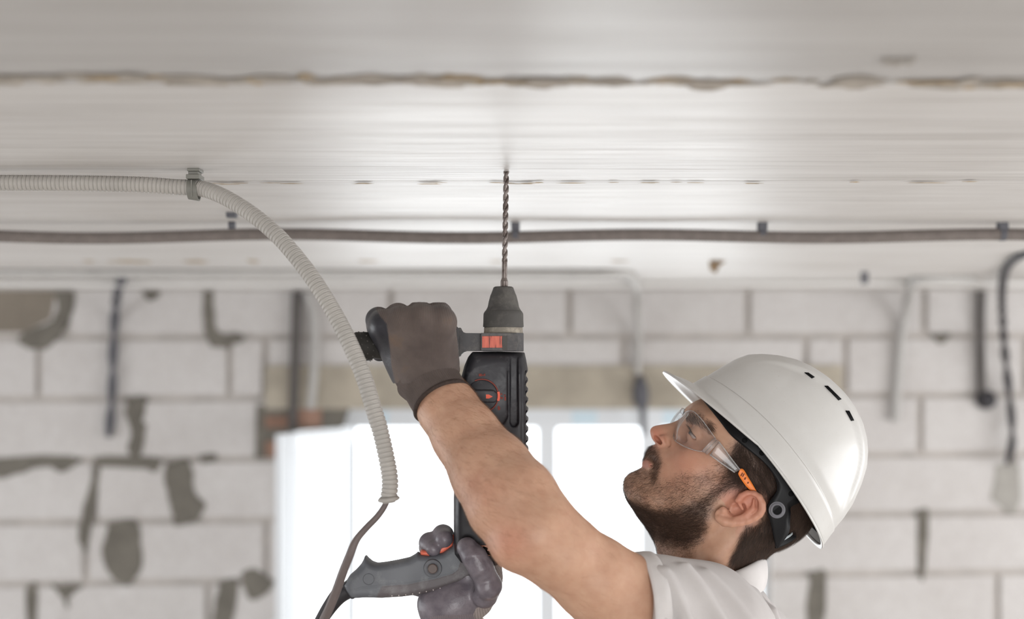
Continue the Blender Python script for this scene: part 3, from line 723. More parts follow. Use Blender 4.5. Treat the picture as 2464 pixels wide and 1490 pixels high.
def mat_skin():
    t = NT('tanned_skin'); at = t.node('ShaderNodeAttribute'); at.attribute_name = 'zones'; sp = t.node('ShaderNodeSeparateColor'); t.l(at.outputs['Color'], sp.inputs['Color'])
    v = t.coord(); n = t.noise(v, 22, 5, 0.6); n2 = t.noise(v, 420, 3, 0.6); n3 = t.noise(v, 70, 3)
    base = t.ramp(n, [(0.28, lin(180,140,116)), (0.5, lin(193,151,126)), (0.74, lin(200,161,136))])
    base = t.mix(0.35, base, t.ramp(n3, [(0.3, lin(168,126,104)), (0.7, lin(196,162,138))]))
    def mul(o, f): m = t.node('ShaderNodeMath', operation='MULTIPLY'); t.l(o, m.inputs[0]); m.inputs[1].default_value = f; return m.outputs[0]
    c = t.mix(mul(sp.outputs['Green'], 0.75), base, lin(196,120,100))
    c = t.mix(mul(sp.outputs['Blue'], 0.55), c, lin(176,108,98))
    c = t.mix(mul(sp.outputs['Red'], 0.62), c, lin(58,43,37))
    t.set(Base_Color=c, Roughness=0.47); t.b.inputs['Specular IOR Level'].default_value = 0.38
    t.b.inputs['Subsurface Weight'].default_value = 0.12; t.b.inputs['Subsurface Radius'].default_value = (0.010, 0.004, 0.002); t.b.inputs['Subsurface Scale'].default_value = 0.6
    t.bump(n2, 0.22, 0.0006); return t.mat
M_skin = mat_skin()
person = empty('person', (P(1700,1500,YH).x, YH, FLOOR))
tag(person, 'bearded man in a white polo shirt and gloves looking up while drilling into the ceiling', 'person')
skin = npmesh('body', bv, bq, [M_skin], person)
ca = skin.data.color_attributes.new('zones', 'FLOAT_COLOR', 'POINT'); ca.data.foreach_set('color', col.astype(np.float32).ravel())
# eyes
M_eye = NT('eye'); _g = M_eye.node('ShaderNodeTexCoord'); _sp = M_eye.node('ShaderNodeVectorMath', operation='DOT_PRODUCT')
look = Vector((-0.80, -0.10, 0.60)).normalized(); _sp.inputs[1].default_value = look; M_eye.l(_g.outputs['Object'], _sp.inputs[0])
M_eye.set(Base_Color=M_eye.ramp(_sp.outputs['Value'], [(0.0, lin(176,162,154)), (0.0092, lin(170,156,150)), (0.0096, lin(60,66,66)), (0.0112, lin(110,122,124)), (0.0115, (0.01,0.01,0.01))]), Roughness=0.08)  # white of the eye greyed: shadow painted into its colour
for s_, nm in ((1, 0), (-1, 1)):
    e = Q(1678,1050,YH-.0335); e = e if s_ == 1 else mir(e)
    mb = MB(); mb.lathe([(0.0120*math.sin(a), 0.0120*math.cos(a)) for a in np.linspace(0, PI, 25)], (0,0,0), look, 32)
    eo_ = mb.build('eye', [M_eye.mat], smooth=True); eo_.location = e; eo_.parent = person; eo_.matrix_parent_inverse = Matrix.Translation(person.location).inverted()
# ------------------------------------------------------------------ gloves
def mat_knit(name, c1, c2, tint, wscale, rot):
    t = NT(name); v = t.coord((1,1,1), rot); n = t.noise(t.coord(), 26, 4)
    wv = t.node('ShaderNodeTexWave'); wv.wave_type = 'BANDS'; wv.bands_direction = 'X'; wv.inputs['Scale'].default_value = wscale; wv.inputs['Distortion'].default_value = 1.2; wv.inputs['Detail'].default_value = 1; wv.inputs['Detail Scale'].default_value = 0.8
    t.l(v, wv.inputs['Vector']); base = t.ramp(n, [(0.3, c1), (0.6, c2), (0.8, tint)])
    c = t.mix(0.55, base, t.ramp(wv.outputs['Fac'], [(0.2, (0.45,0.45,0.45)), (0.8, (1.1,1.1,1.1))]), 'MULTIPLY')
    t.set(Base_Color=c, Roughness=0.85, Sheen_Weight=0.15); t.b.inputs['Specular IOR Level'].default_value = 0.2; t.bump(wv.outputs['Fac'], 0.5, 0.0008); return t.mat
M_knit = mat_knit('grey_brown_glove_knit', lin(92,82,78), lin(110,98,92), lin(132,104,84), 130, (0,0.12,0))
M_knit2 = mat_knit('light_grey_glove_knit', lin(150,140,138), lin(166,156,152), lin(160,150,146), 120, (0,0,0))
def mat_rubber(name, c1, c2):
    t = NT(name); v = t.coord(); n = t.noise(v, 60, 4); n2 = t.noise(v, 500, 2)
    t.set(Base_Color=t.ramp(n, [(0.3, c1), (0.7, c2)]), Roughness=0.42); t.b.inputs['Specular IOR Level'].default_value = 0.45
    h = t.mix(0.3, t.ramp(n, [(0,(0,)*3),(1,(1,)*3)]), t.ramp(n2, [(0,(0,)*3),(1,(1,)*3)])); t.bump(h, 0.35, 0.0025); return t.mat
def two_zone(name, k1, k2, tint, ctr, freq, r1, r2, rough):
    """knit and rubber on one glove, told apart by the vertex attribute 'coat'"""
    t = NT(name); pos = t.coord(); n = t.noise(pos, 26, 4)
    sx = t.node('ShaderNodeSeparateXYZ'); cb = t.node('ShaderNodeCombineXYZ'); t.l(pos, sx.inputs[0])
    def mth(op, a, b=None):
        m = t.node('ShaderNodeMath', operation=op)
        for i, q in enumerate([a, b]):
            if q is None: continue
            if hasattr(q, 'links'): t.l(q, m.inputs[i])
            else: m.inputs[i].default_value = q
        return m.outputs[0]
    ang = mth('ARCTAN2', mth('SUBTRACT', sx.outputs['X'], ctr[0]), mth('SUBTRACT', sx.outputs['Z'], ctr[1]))
    wav = mth('MULTIPLY_ADD', mth('SINE', mth('MULTIPLY', ang, freq)), 0.5); wav.node.inputs[2].default_value = 0.5
    dist = mth('SINE', mth('MULTIPLY', sx.outputs['Z'], 4200.0)); w2 = mth('MULTIPLY_ADD', dist, 0.12); t.l(wav, w2.node.inputs[2])
    base = t.ramp(n, [(0.3, k1), (0.6, k2), (0.8, tint)])
    c = t.mix(0.5, base, t.ramp(w2, [(0.15, (0.62,0.62,0.62)), (0.85, (1.08,1.08,1.08))]), 'MULTIPLY')
    t.set(Base_Color=c, Roughness=0.85, Sheen_Weight=0.1); t.b.inputs['Specular IOR Level'].default_value = 0.2; t.bump(w2, 0.45, 0.0007)
    knit = t.b; t.b = t.node('ShaderNodeBsdfPrincipled'); nn_ = t.noise(pos, 75, 4); n2 = t.noise(pos, 500, 2); t.set(Base_Color=t.ramp(nn_, [(0.3, r1), (0.7, r2)]), Roughness=rough); t.b.inputs['Specular IOR Level'].default_value = 0.5
    h = t.mix(0.25, t.ramp(nn_, [(0,(0,)*3),(1,(1,)*3)]), t.ramp(n2, [(0,(0,)*3),(1,(1,)*3)])); t.bump(h, 0.45, 0.0018)
    at = t.node('ShaderNodeAttribute'); at.attribute_name = 'coat'; mx = t.node('ShaderNodeMixShader'); t.l(at.outputs['Fac'], mx.inputs[0]); t.l(knit.outputs[0], mx.inputs[1]); t.l(t.b.outputs[0], mx.inputs[2]); t.l(mx.outputs[0], t.n['Material Output'].inputs['Surface'])
    return t.mat
def set_attr(o, name, vals):
    a = o.data.attributes.new(name, 'FLOAT', 'POINT'); a.data.foreach_set('value', np.clip(vals, 0, 1).astype(np.float32))
M_coat = mat_rubber('black_rubber_palm', lin(44,44,50), lin(64,62,66))
M_coat2 = mat_rubber('dusty_grey_rubber_palm', lin(104,98,106), lin(134,128,134))
def rib_cuff(name, pts, rads, nrib, amp, mats, parent, n=None, rings=None, sub=4):
    """ribbed tube along a path, ribs run lengthwise"""
    n = nrib*sub; mb = MB(); pts = [Vector(p) for p in pts]; vs = []; fs = []; nr = None
    for i, p in enumerate(pts):
        t = (pts[min(i+1, len(pts)-1)]-pts[max(i-1, 0)]).normalized()
        if nr is None: nr = Vector((0, 1, 0))
        nr = (nr-t*nr.dot(t)).normalized(); b = t.cross(nr)
        for k in range(n):
            a = 2*PI*k/n; r = rads[i] + amp*math.cos(nrib*a); vs.append(p+(nr*math.cos(a)+b*math.sin(a))*r)
    for i in range(len(pts)-1):
        for k in range(n): fs.append((i*n+k, i*n+(k+1) % n, (i+1)*n+(k+1) % n, (i+1)*n+k))
    mb.add(vs, fs); o = mb.build(name, mats, smooth=True); adopt(parent, o); return o
def torus_ring(name, c, axis, R, r, mats, parent, n=64, m=10):
    ax = Vector(axis).normalized(); u = ax.orthogonal().normalized(); v = ax.cross(u); c = Vector(c); vs = []; fs = []
    for i in range(n):
        a = 2*PI*i/n; d = u*math.cos(a)+v*math.sin(a)
        for j in range(m):
            b = 2*PI*j/m; vs.append(c+d*(R+r*math.cos(b))+ax*(r*math.sin(b)))
    for i in range(n):
        for j in range(m): fs.append((i*m+j, ((i+1) % n)*m+j, ((i+1) % n)*m+(j+1) % m, i*m+(j+1) % m))
    o = mobj(name, vs, fs, mats, None, True); adopt(parent, o); return o

G = Field(axis([(P(870,0,1.66).x, P(1115,0,1.66).x, 0.0013)]), axis([(1.635,1.790,0.0013)]), axis([(P(0,925,1.66).z, P(0,725,1.66).z, 0.0013)]))
wr = Q(1024,886,1.712)
kn = [((926,783),(911,770),(905,790),(908,832),(915,848)), ((966,778),(958,762),(956,784),(958,835),(964,855)), ((1015,772),(1010,757),(1008,780),(1010,835),(1014,858)), ((1060,776),(1056,758),(1056,782),(1056,835),(1060,858))]
ky = [(1.676,1.700,1.735,1.748,1.728), (1.668,1.694,1.738,1.754,1.732), (1.664,1.690,1.740,1.758,1.734), (1.668,1.692,1.742,1.760,1.736)]
kr = [(.0155,.0148,.0138,.0128,.0115), (.0168,.0155,.0145,.0135,.012), (.0168,.0158,.0148,.0138,.012), (.0165,.0155,.0145,.0135,.012)]
G.ell(Q(1015,842,1.690), (0.036,0.021,0.040), 0.02)
for p, y, r in zip(kn, ky, kr):
    pp = [Q(a, b, d) for (a, b), d in zip(p, y)]
    G.chain(pp, r, 0.004)
    G.cone(pp[0], Q(1024+(p[0][0]-1010)*0.30, 880, 1.700), r[0]*1.02, 0.024, 0.012)
G.cone(Q(1068,800,1.690), Q(1078,872,1.705), 0.013, 0.012, 0.012)
G.cone(Q(918,800,1.690), Q(965,905,1.708), 0.013, 0.012, 0.012)
G.cone(Q(1016,862,1.706), Q(1030,908,1.702), 0.0375, 0.0350, 0.012)
# the thumb wraps below the grip on the far side
G.chain([Q(1068,868,1.72), Q(1066,852,1.752), Q(1030,842,1.768), Q(1000,838,1.770)], [.014,.013,.0125,.012], 0.006)
gv, gq = G.mesh(); gv = relax(gv, gq, 1, 0.4); del G.F
_c = P(1040,1010,1.68); M_gl = two_zone('knit_glove_with_black_palm', lin(84,74,71), lin(102,91,86), lin(114,94,80), (_c.x, _c.z), 400.0, lin(30,30,37), lin(48,47,53), 0.40)
gl = npmesh('work_glove', gv, gq, [M_gl], person)
cpx = 1232+gv[:, 0]/gv[:, 1]*FPX; cpy = HZ-gv[:, 2]/gv[:, 1]*FPX
edge = np.interp(cpy, [745,760,780,840,875,900,930], [905,914,931,938.5,941,946,952])
ct = np.maximum(sm(edge-cpx, 2.5), sm((gv[:, 1]-1.703)*2000, 3)*(cpy > 757)); ct = np.where((cpx > 1080) & (gv[:, 1] < 1.715), 0, ct); set_attr(gl, 'coat', ct)
gl['label'] = 'left glove gripping the side handle'
st = [((1006,846),1.716,.0372),((1008,850),1.716,.0392),((1012,862),1.714,.0402),((1019,880),1.712,.0395),((1026,898),1.708,.0380),((1029.5,906),1.705,.0376),((1032,912),1.703,.0396),((1035,918),1.701,.0372),((1039,925),1.698,.0350),((1048,941),1.692,.0348),((1058,957),1.686,.0349),((1063,966),1.683,.0352)]
cf = rib_cuff('glove_cuff', [Q(a, b, d) for (a, b), d, r in st], [r for *_, r in st], 84, 0.0007, [simple('grey_brown_ribbed_cuff', lin(98,88,84), 0.85, 0.2, 0.12, 40, bump=0.4, bscale=700, bdist=0.0008)], gl)
ax_ = Vector(Q(1063,966,1.683))-Vector(Q(1039,925,1.698))
torus_ring('cuff_binding', Q(1064,967,1.683), ax_, 0.0350, 0.0026, [simple('dark_brown_binding', lin(62,52,48), 0.8, 0.2, 0.2, 300)], gl)

G = Field(axis([(P(960,0,1.73).x, P(1225,0,1.73).x, 0.0014)]), axis([(1.68,1.835,0.0014)]), axis([(P(0,1560,1.70).z, P(0,1255,1.73).z, 0.0014)]))
G.chain([Q(1046,1452,1.752), Q(1100,1440,1.748), Q(1152,1412,1.750)], [.0215,.0225,.0205], 0.014)
G.chain([Q(1070,1480,1.758), Q(1140,1440,1.765), Q(1176,1392,1.772)], [.026,.022,.0165], 0.014)
G.cone(Q(1188,1350,1.778), Q(1172,1420,1.768), 0.011, 0.015, 0.008)
G.cone(Q(1085,1462,1.755), Q(1088,1560,1.758), 0.0325, 0.0315, 0.012)
for pts_, rs in [([(1172,1385,1.785),(1100,1335,1.803),(1064,1298,1.790),(1066,1289,1.760),(1069,1297,1.7415)], [.0145,.0135,.013,.0130,.0112]),
                 ([(1150,1410,1.785),(1072,1358,1.805),(1034,1318,1.792),(1034,1307,1.760),(1043,1321,1.7400)], [.0145,.0135,.0128,.0126,.0095]),
                 ([(1120,1425,1.785),(1050,1400,1.800),(1000,1372,1.798),(985,1380,1.792)], [.0145,.0135,.0125,.011]),
                 ([(1090,1440,1.785),(1040,1425,1.798),(1000,1410,1.796),(990,1412,1.792)], [.0135,.012,.0115,.010]),
                 ([(1166,1432,1.730),(1177,1410,1.7150),(1157,1366,1.7040),(1140,1340,1.7030),(1124,1318,1.7060)], [.0165,.0150,.0148,.0142,.0125])]:
    G.chain([Q(a, b, d) for a, b, d in pts_], rs, 0.004)
G.ell(Q(1124,1384,1.742), (0.012,0.010,0.012), 0.006)
# creases of the bent thumb and the fold between thumb and palm
for a_, b_, r_ in [((1128,1352,1.690),(1150,1340,1.690),.0022), ((1150,1396,1.6905),(1168,1386,1.690),.0026), ((1158,1407,1.697),(1172,1400,1.694),.0018), ((1134,1392,1.722),(1150,1425,1.722),.0030), ((1150,1425,1.722),(1178,1438,1.722),.0028)]:
    G.cone(Q(*a_), Q(*b_), r_, r_*.6, 0.004, 'sub')
G.ell(Q(1148,1340,1.700), (0.0085,0.008,0.0085), 0.008); G.ell(Q(1172,1418,1.706), (0.0105,0.010,0.0105), 0.008)
gv, gq = G.mesh(); gv = relax(gv, gq, 1, 0.4); del G.F
_c = P(1130,1260,1.73); M_gr = two_zone('grey_rubber_glove', lin(146,136,134), lin(162,152,148), lin(156,146,142), (_c.x, _c.z), 230.0, lin(92,86,94), lin(122,115,122), 0.36)
gr = npmesh('work_glove', gv, gq, [M_gr], person); gr['label'] = 'right glove pulling the trigger'
cpx = 1232+gv[:, 0]/gv[:, 1]*FPX; cpy = HZ-gv[:, 2]/gv[:, 1]*FPX
e2 = np.interp(cpy, [1300,1355,1400,1430,1470,1490], [1400,1172,1190,1176,1126,1112])
set_attr(gr, 'coat', 1-sm(cpx-e2, 3)*(gv[:, 1] > 1.733))
st = [((1084,1466),1.757,.0355),((1085,1474),1.757,.0372),((1085,1482),1.757,.0358),((1086,1520),1.758,.0340),((1086,1570),1.758,.0345)]
rib_cuff('glove_cuff', [Q(a, b, d) for (a, b), d, r in st], [r for *_, r in st], 80, 0.0004, [simple('dusty_grey_ribbed_cuff', lin(120,112,116), 0.85, 0.2, 0.1, 40)], gr)

# ------------------------------------------------------------------ polo shirt
M_shirt = NT('white_pique_cotton'); _v = M_shirt.coord(); _n = M_shirt.noise(_v, 900, 2); _n2 = M_shirt.noise(_v, 18, 4)
M_shirt.set(Base_Color=M_shirt.ramp(_n2, [(0.3, lin(190,185,184)), (0.7, lin(200,196,195))]), Roughness=0.9, Sheen_Weight=0.1); M_shirt.b.inputs['Specular IOR Level'].default_value = 0.15
M_shirt.bump(_n, 0.25, 0.0005); M_shirt = M_shirt.mat
S_ = Field(axis([(P(1500,0,1.62).x, P(2110,0,1.75).x, 0.0028)]), axis([(1.535,2.10,0.0032)]), axis([(-0.80, P(0,1500,1.66).z, 0.008), (P(0,1500,1.66).z, P(0,1305,1.66).z, 0.0022)]))
rc = Vector(Q(1532,1486,1.640)); rn = Vector((1, 0.23, -0.02)).normalized()     # sleeve opening
S_.cone(Q(1528,1484,1.640), Q(1700,1560,1.68), 0.0705, 0.086, 0.015)
S_.ell(Q(1684,1558,1.690), (0.083,0.080,0.0950), 0.015)
S_.cone(Q(1590,1458,1.650), Q(1690,1462,1.70), 0.0545, 0.052, 0.02)
S_.ell(Q(1700,1765,1.82), (0.130,0.178,0.205), 0.03)
S_.cone(Q(1700,1548,1.72), Q(1712,1545,1.93), 0.072, 0.074, 0.02)
S_.cone(Q(1735,1500,1.79), Q(1730,1462,1.80), 0.064, 0.050, 0.02)
S_.cone(Q(1795,1465,1.80), Q(1860,1620,1.82), 0.030, 0.068, 0.015)
S_.cone(Q(1715,1530,1.95), (0.17,1.94,-0.45), 0.068, 0.062, 0.03)           # far sleeve
# folds running from the sleeve seam over the shoulder
for a, b, r, k in [((1602,1380,1.602),(1668,1540,1.566),.010,.010), ((1650,1366,1.622),(1770,1560,1.584),.009,.012), ((1700,1382,1.640),(1850,1560,1.600),.006,.016), ((1585,1372,1.606),(1606,1540,1.560),.005,.010)]:
    S_.cone(Q(*a), Q(*b), r*0.55, r, k)
S_.chain([Q(1822,1425,1.765), Q(1858,1475,1.745), Q(1890,1540,1.735)], [.004,.006,.007], .010)
S_.chain([Q(1770,1400,1.735), Q(1812,1432,1.700), Q(1850,1490,1.675)], [.003,.005,.006], .010)
# hollow sleeve and neck
def plane(X, Y, Z): return (-((X-rc.x)*rn.x+(Y-rc.y)*rn.y+(Z-rc.z)*rn.z)).astype(np.float32)
S_.apply((-1,1,-2), (1,3,0), plane, 0.0, 'and')
S_.chain([pl_[7], Q(1470,1428,1.62), Q(1520,1452,1.632)], [rl_[7]+.006, .0540, .0470], 0.004, 'sub')
S_.F[:, :, :] = np.where(S_.z[None, None, :] < -0.775, np.maximum(S_.F, 0.002), S_.F)
sv, sq = S_.mesh(); sv = relax(sv, sq, 3, 0.5); del S_.F
nn = normals(sv, sq)
def fold_noise(p): return mnoise.noise(Vector((p[0]*16+p[2]*14, p[1]*7, (p[2]*0.75-p[0]*.55)*5)))
dn = np.array([fold_noise(p) for p in sv]); sv = sv + nn*(dn*0.0028)[:, None]
polo = npmesh('polo_shirt', sv, sq, [M_shirt], person)
# ribbed sleeve cuff
def ring_pts(c, nrm, r, up=(0,0,1), n=96, sy=1.0):
    nrm = Vector(nrm).normalized(); u = (Vector(up)-nrm*Vector(up).dot(nrm)).normalized(); v = nrm.cross(u)
    return [c+u*math.cos(2*PI*k/n)*r+v*math.sin(2*PI*k/n)*r*sy for k in range(n)]
n = 900; secs = []
prof = [(0.0185,.0738),(0.0170,.0752),(0.0100,.0754),(0.0020,.0750),(-0.0012,.0742),(-0.0020,.0728),(-0.0010,.0714),(0.004,.0708)]
vs = []; fs = []
for off, r in prof:
    for k, p in enumerate(ring_pts(rc+rn*off, rn, 1.0, n=n)):
        d = (p-(rc+rn*off)); vs.append(rc+rn*off+d*(r+(0.00022*math.cos(k*PI/2) if 0.001 < off < .018 and r > .074 else 0)))
for i in range(len(prof)-1):
    for k in range(n): fs.append((i*n+k, i*n+(k+1) % n, (i+1)*n+(k+1) % n, (i+1)*n+k))
M_rib = simple('white_ribbed_cuff', lin(208,204,203), 0.85, 0.15, 0.03, 40)
cu = mobj('sleeve_cuff', vs, fs, [M_rib], None, True); adopt(polo, cu)
# collar: a band folded over, standing high at the nape and falling to the front
def collar_loop(t):
    a = 2*PI*t; return a
vs = []; fs = []; n = 96
cs = [(-0.004,-0.010),(-0.0035,0.006),(-0.001,0.018),(0.003,0.0235),(0.008,0.022),(0.0115,0.012),(0.0125,0.000),(0.011,-0.014),(0.008,-0.020)]
for i in range(n):
    a = 2*PI*i/n; ca_, sa_ = math.cos(a), math.sin(a)
    cx = P(1722,0,1.80).x + 0.0530*ca_; cy = YH + 0.0600*sa_
    cz = P(0,1390,1.80).z + 0.0085*ca_ - 0.004*(1-ca_) 
    for o_, h_ in cs:
        hh = h_*(0.72+0.28*ca_)
        vs.append((cx+o_*ca_*1.0, cy+o_*sa_, cz+hh))
m = len(cs)
for i in range(n):
    for j in range(m-1): fs.append((i*m+j, ((i+1) % n)*m+j, ((i+1) % n)*m+j+1, i*m+j+1))
co_ = mobj('collar', vs, fs, [M_rib], None, True); sm_ = co_.modifiers.new('smooth', 'SUBSURF'); sm_.levels = 1; sm_.render_levels = 2; adopt(polo, co_)
# trousers and boots, below the frame
T_ = Field(axis([(-0.15,0.50,0.009)]), axis([(1.58,2.06,0.009)]), axis([(FLOOR+0.04,-0.70,0.009)]))
for yy_, dx in ((1.71, 0.02), (1.93, -0.05)):
    T_.chain([(0.235,(yy_+1.82)/2,-0.80), (0.225+dx,yy_,-1.15), (0.25+dx,yy_,-1.64)], [.105,.075,.058], 0.03)
T_.cone((0.235,1.75,-0.76), (0.235,1.89,-0.76), 0.118, 0.118, 0.03)
tv, tq = T_.mesh(); trousers = npmesh('trousers', relax(tv, tq, 2), tq, [simple('dark_blue_work_cloth', lin(48,54,70), 0.9, 0.2, 0.1, 30)], person)
for yy_, dx in ((1.71, 0.02), (1.93, -0.05)):
    B_ = Field(axis([(0.06+dx,0.36+dx,0.007)]), axis([(yy_-.07,yy_+.07,0.007)]), axis([(FLOOR,FLOOR+.17,0.007)]))
    B_.cone((0.25+dx,yy_,FLOOR+0.045), (0.25+dx,yy_,FLOOR+.15), .044, .052, 0.02); B_.ell((0.18+dx,yy_,FLOOR+0.036), (0.105,.046,.040), 0.03)
    tv, tq = B_.mesh(); tv = relax(tv, tq, 2); tv[:, 2] = np.maximum(tv[:, 2], FLOOR+0.001)
    npmesh('work_boot', tv, tq, [simple('brown_boot_leather', lin(96,70,48), 0.6, 0.4, 0.15, 30)], person)

# ------------------------------------------------------------------ hard hat
def R1w(a, b, d=YH): return P(1450+a/2.2243, 820+b/2.2243, d)
F0 = (505, 225); KR = YH/FPX/2.2243           # metres per pixel of the traced crop
bdir = Vector((0.604, 0, -0.797)); udir = Vector((0.797, 0, 0.604)); O_ = R1w(*F0)
frontp = [(-10,-3),(0,0),(65,5),(159,14),(250,26),(315.6,47),(376.5,91),(435.5,146),(494,217),(536,294),(565,372),(584.7,462),(591,530)]
backp = [(-10,1082),(10,1080),(65,1066),(169,1044),(254,1014),(360,957),(438,903),(493,844),(527,795),(563,722),(582,648),(590,560),(591,530)]
UM = 591
def hat_pt(U, th, off=0.0, drop=0.0):
    """point on the dome, U in traced pixels above the rim plane, th azimuth from the front"""
    bf = np.interp(U, [p[0] for p in frontp], [p[1] for p in frontp]); bb = np.interp(U, [p[0] for p in backp], [p[1] for p in backp])
    w = 0.108*max(0.0, 1-(max(U, 0)/UM)**2.3)**0.5
    c_, s_ = math.cos(th), math.sin(th)
    b = (bf+bb)/2 - (bb-bf)/2*c_; arch = 24*s_*s_*(1-max(U, 0)/UM) - 18*max(c_, 0)**2*(1-max(U, 0)/UM)**3
    p = O_ + bdir*(b*KR) + udir*((U+arch)*KR); p = p + Vector((0, -w*s_, 0))
    return p, -c_, s_
n = 288; rows = []
levels = [0,6,14,26,42,58,69,70,73,78,96,114,140,180,225,270,310,350,390,425,455,485,510,532,551,566,577,585,589,590.8]
def out_dir(th): return (bdir*(-math.cos(th)) + Vector((0, -math.sin(th), 0)))
def brim_len(th):
    a = abs((th+PI) % (2*PI)-PI); f = max(0.0, math.cos(min(a/1.30, 1.0)*PI/2)); return 0.033*f**0.8
vs = []; fs = []
brim_rows = [1.0, 0.8, 0.55, 0.3, 0.1]
for k in range(n):
    pass
levels = levels[:10] + [v for a_, b_ in zip(levels[9:-1], levels[10:]) for v in ((a_+b_)/2, b_)]
def hat_surface(off):
    """rows of points from the brim edge to the crown; off = inward offset"""
    R = []
    for f in brim_rows:
        row = []
        for k in range(n):
            th = 2*PI*k/n; p, _, _ = hat_pt(0, th); L = brim_len(th); s2 = math.sin(th)**2
            p = p + out_dir(th)*(0.0045*s2 + 0.0015 + L*f + 0.0030*(f > 0.9)) + udir*(-0.0185*(L/0.033)*f**1.3 - 0.001)
            row.append(p)
        R.append(row)
    for U in levels:
        row = []
        for k in range(n):
            th = 2*PI*k/n; s2 = math.sin(th)**2; uc = 72+46*s2+18*max(0, -math.cos(th)); U0 = U; u_ = U*uc/70 if U <= 70 else uc+(U-70)*(591-uc)/(591-70); U_ = u_
            p, _, _ = hat_pt(U_, th)
            fl = 0.0045*s2+0.0022
            fl = fl*(1-0.45*U0/70) if U0 < 69.5 else (fl*0.45 if U0 < 71 else 0)
            o_ = out_dir(th); p = p + o_*fl
            sN = abs(p.y-YH); bpos = (p-O_).dot(bdir)/KR
            hgt = min(1, max(0, (0.047+0.010*min(1, max(0, (bpos-130)/350))-sN)/0.0075)); hgt = hgt*hgt*(3-2*hgt); win = min(1, max(0, (bpos-80)/160))*min(1, max(0, (U-130)/120))
            if U > 120:
                nrm = (p-(O_+bdir*(530*KR)+udir*(120*KR))).normalized(); p = p + nrm*((0.0046*hgt-0.0042)*win)
            row.append(p)
        R.append(row)
    return R
R = hat_surface(0)
for row in R: vs += row
for i in range(len(R)-1):
    for k in range(n): fs.append((i*n+k, (i+1)*n+k, (i+1)*n+(k+1) % n, i*n+(k+1) % n))
fs.append(tuple((len(R)-1)*n+k for k in range(n)))
M_hat = NT('glossy_white_plastic'); _n = M_hat.noise(M_hat.coord(), 26, 5); _s = M_hat.noise(M_hat.coord((30,4,60), (0,0.7,0)), 12, 2)
M_hat.set(Base_Color=M_hat.mix(0.5, M_hat.ramp(_n, [(0.3, lin(192,190,187)), (0.7, lin(201,200,198))]), M_hat.ramp(_s, [(0.25, lin(184,180,174)), (0.33, lin(201,200,198))])), Roughness=0.33); M_hat.b.inputs['Specular IOR Level'].default_value = 0.36; M_hat = M_hat.mat
hat = empty('hard_hat', O_+bdir*(540*KR)); tag(hat, 'white hard hat with small black vents on the head of the man', 'hard hat')
M_seam = simple('dark_crease_line', lin(120,114,104), 0.8, 0.1); _i0 = (len(brim_rows)+levels.index(69))*n; shell = mobj('shell', vs, fs, [M_hat, M_seam], None, True, midx=[1 if _i0 <= i < _i0+n else 0 for i in range(len(fs))]); so = shell.modifiers.new('thickness', 'SOLIDIFY'); so.thickness = 0.0024; so.offset = -1.0  # darker ring of faces along the crease of the shell
adopt(hat, shell)
from mathutils.bvhtree import BVHTree
bvh = BVHTree.FromPolygons([tuple(v) for v in vs], [tuple(f) for f in fs])
# make sure the shell thickens inwards
c0 = bvh.find_nearest(O_+bdir*(530*KR)+udir*(700*KR)); so.offset = -1.0 if bvh.ray_cast(Vector((0,0,0)), P(1800,1000,1.0).normalized())[1].dot(P(1800,1000,1.0)) < 0 else 1.0
def on_hat(px, py, lift=0.0006):
    d = P(px, py, 1.0).normalized(); h = bvh.ray_cast(Vector((0,0,0)), d); return h[0] + h[1]*(lift*(1 if h[1].dot(d) < 0 else -1)) if h[0] else P(px, py, 1.7)
M_blk = simple('black_vent_plastic', lin(10,10,12), 0.6, 0.12)
def surf_quad(name, corners, fn, mats, parent, nu=8, nv=3, th=0.0012):
    g = []
    for j in range(nv+1):
        for i in range(nu+1):
            u, v = i/nu, j/nv; a = [(corners[0][q]*(1-u)+corners[1][q]*u)*(1-v)+(corners[3][q]*(1-u)+corners[2][q]*u)*v for q in (0, 1)]; g.append(fn(*a))
    f = [(j*(nu+1)+i, j*(nu+1)+i+1, (j+1)*(nu+1)+i+1, (j+1)*(nu+1)+i) for j in range(nv) for i in range(nu)]
    o = mobj(name, g, f, mats, None, True); m_ = o.modifiers.new('thickness', 'SOLIDIFY'); m_.thickness = th; m_.offset = 0; adopt(parent, o); return o
rp = lambda a, b: (1450+a/2.2243, 820+b/2.2243)
for cs_ in [[(1080,172),(1100,173),(1134,196),(1120,203)], [(1187,243),(1204,243),(1277,314),(1262,320)], [(1299,376),(1318,376),(1344,428),(1330,430)]]:
    surf_quad('vent', [rp(*c) for c in cs_], on_hat, [M_blk], hat, 10, 3)
# foam liner under the dome, blackened with painted-in shade, set in from the shell
vs = []; fs = []; lv = [30,60,100,160,230,310,390,455,510,551,577,589]; n2_ = 96
cen = O_+bdir*(530*KR)+udir*(90*KR)
for U in lv:
    for k in range(n2_):
        p, _, _ = hat_pt(U, 2*PI*k/n2_); d = (p-cen); vs.append(cen+d*(1-0.0075/max(d.length, .02)))
for i in range(len(lv)-1):
    for k in range(n2_): fs.append((i*n2_+k, (i+1)*n2_+k, (i+1)*n2_+(k+1) % n2_, i*n2_+(k+1) % n2_))
M_liner = simple('shade_black_foam_liner', lin(9,9,11), 0.8, 0.2)
adopt(hat, mobj('liner', vs, fs, [M_liner], None, True))
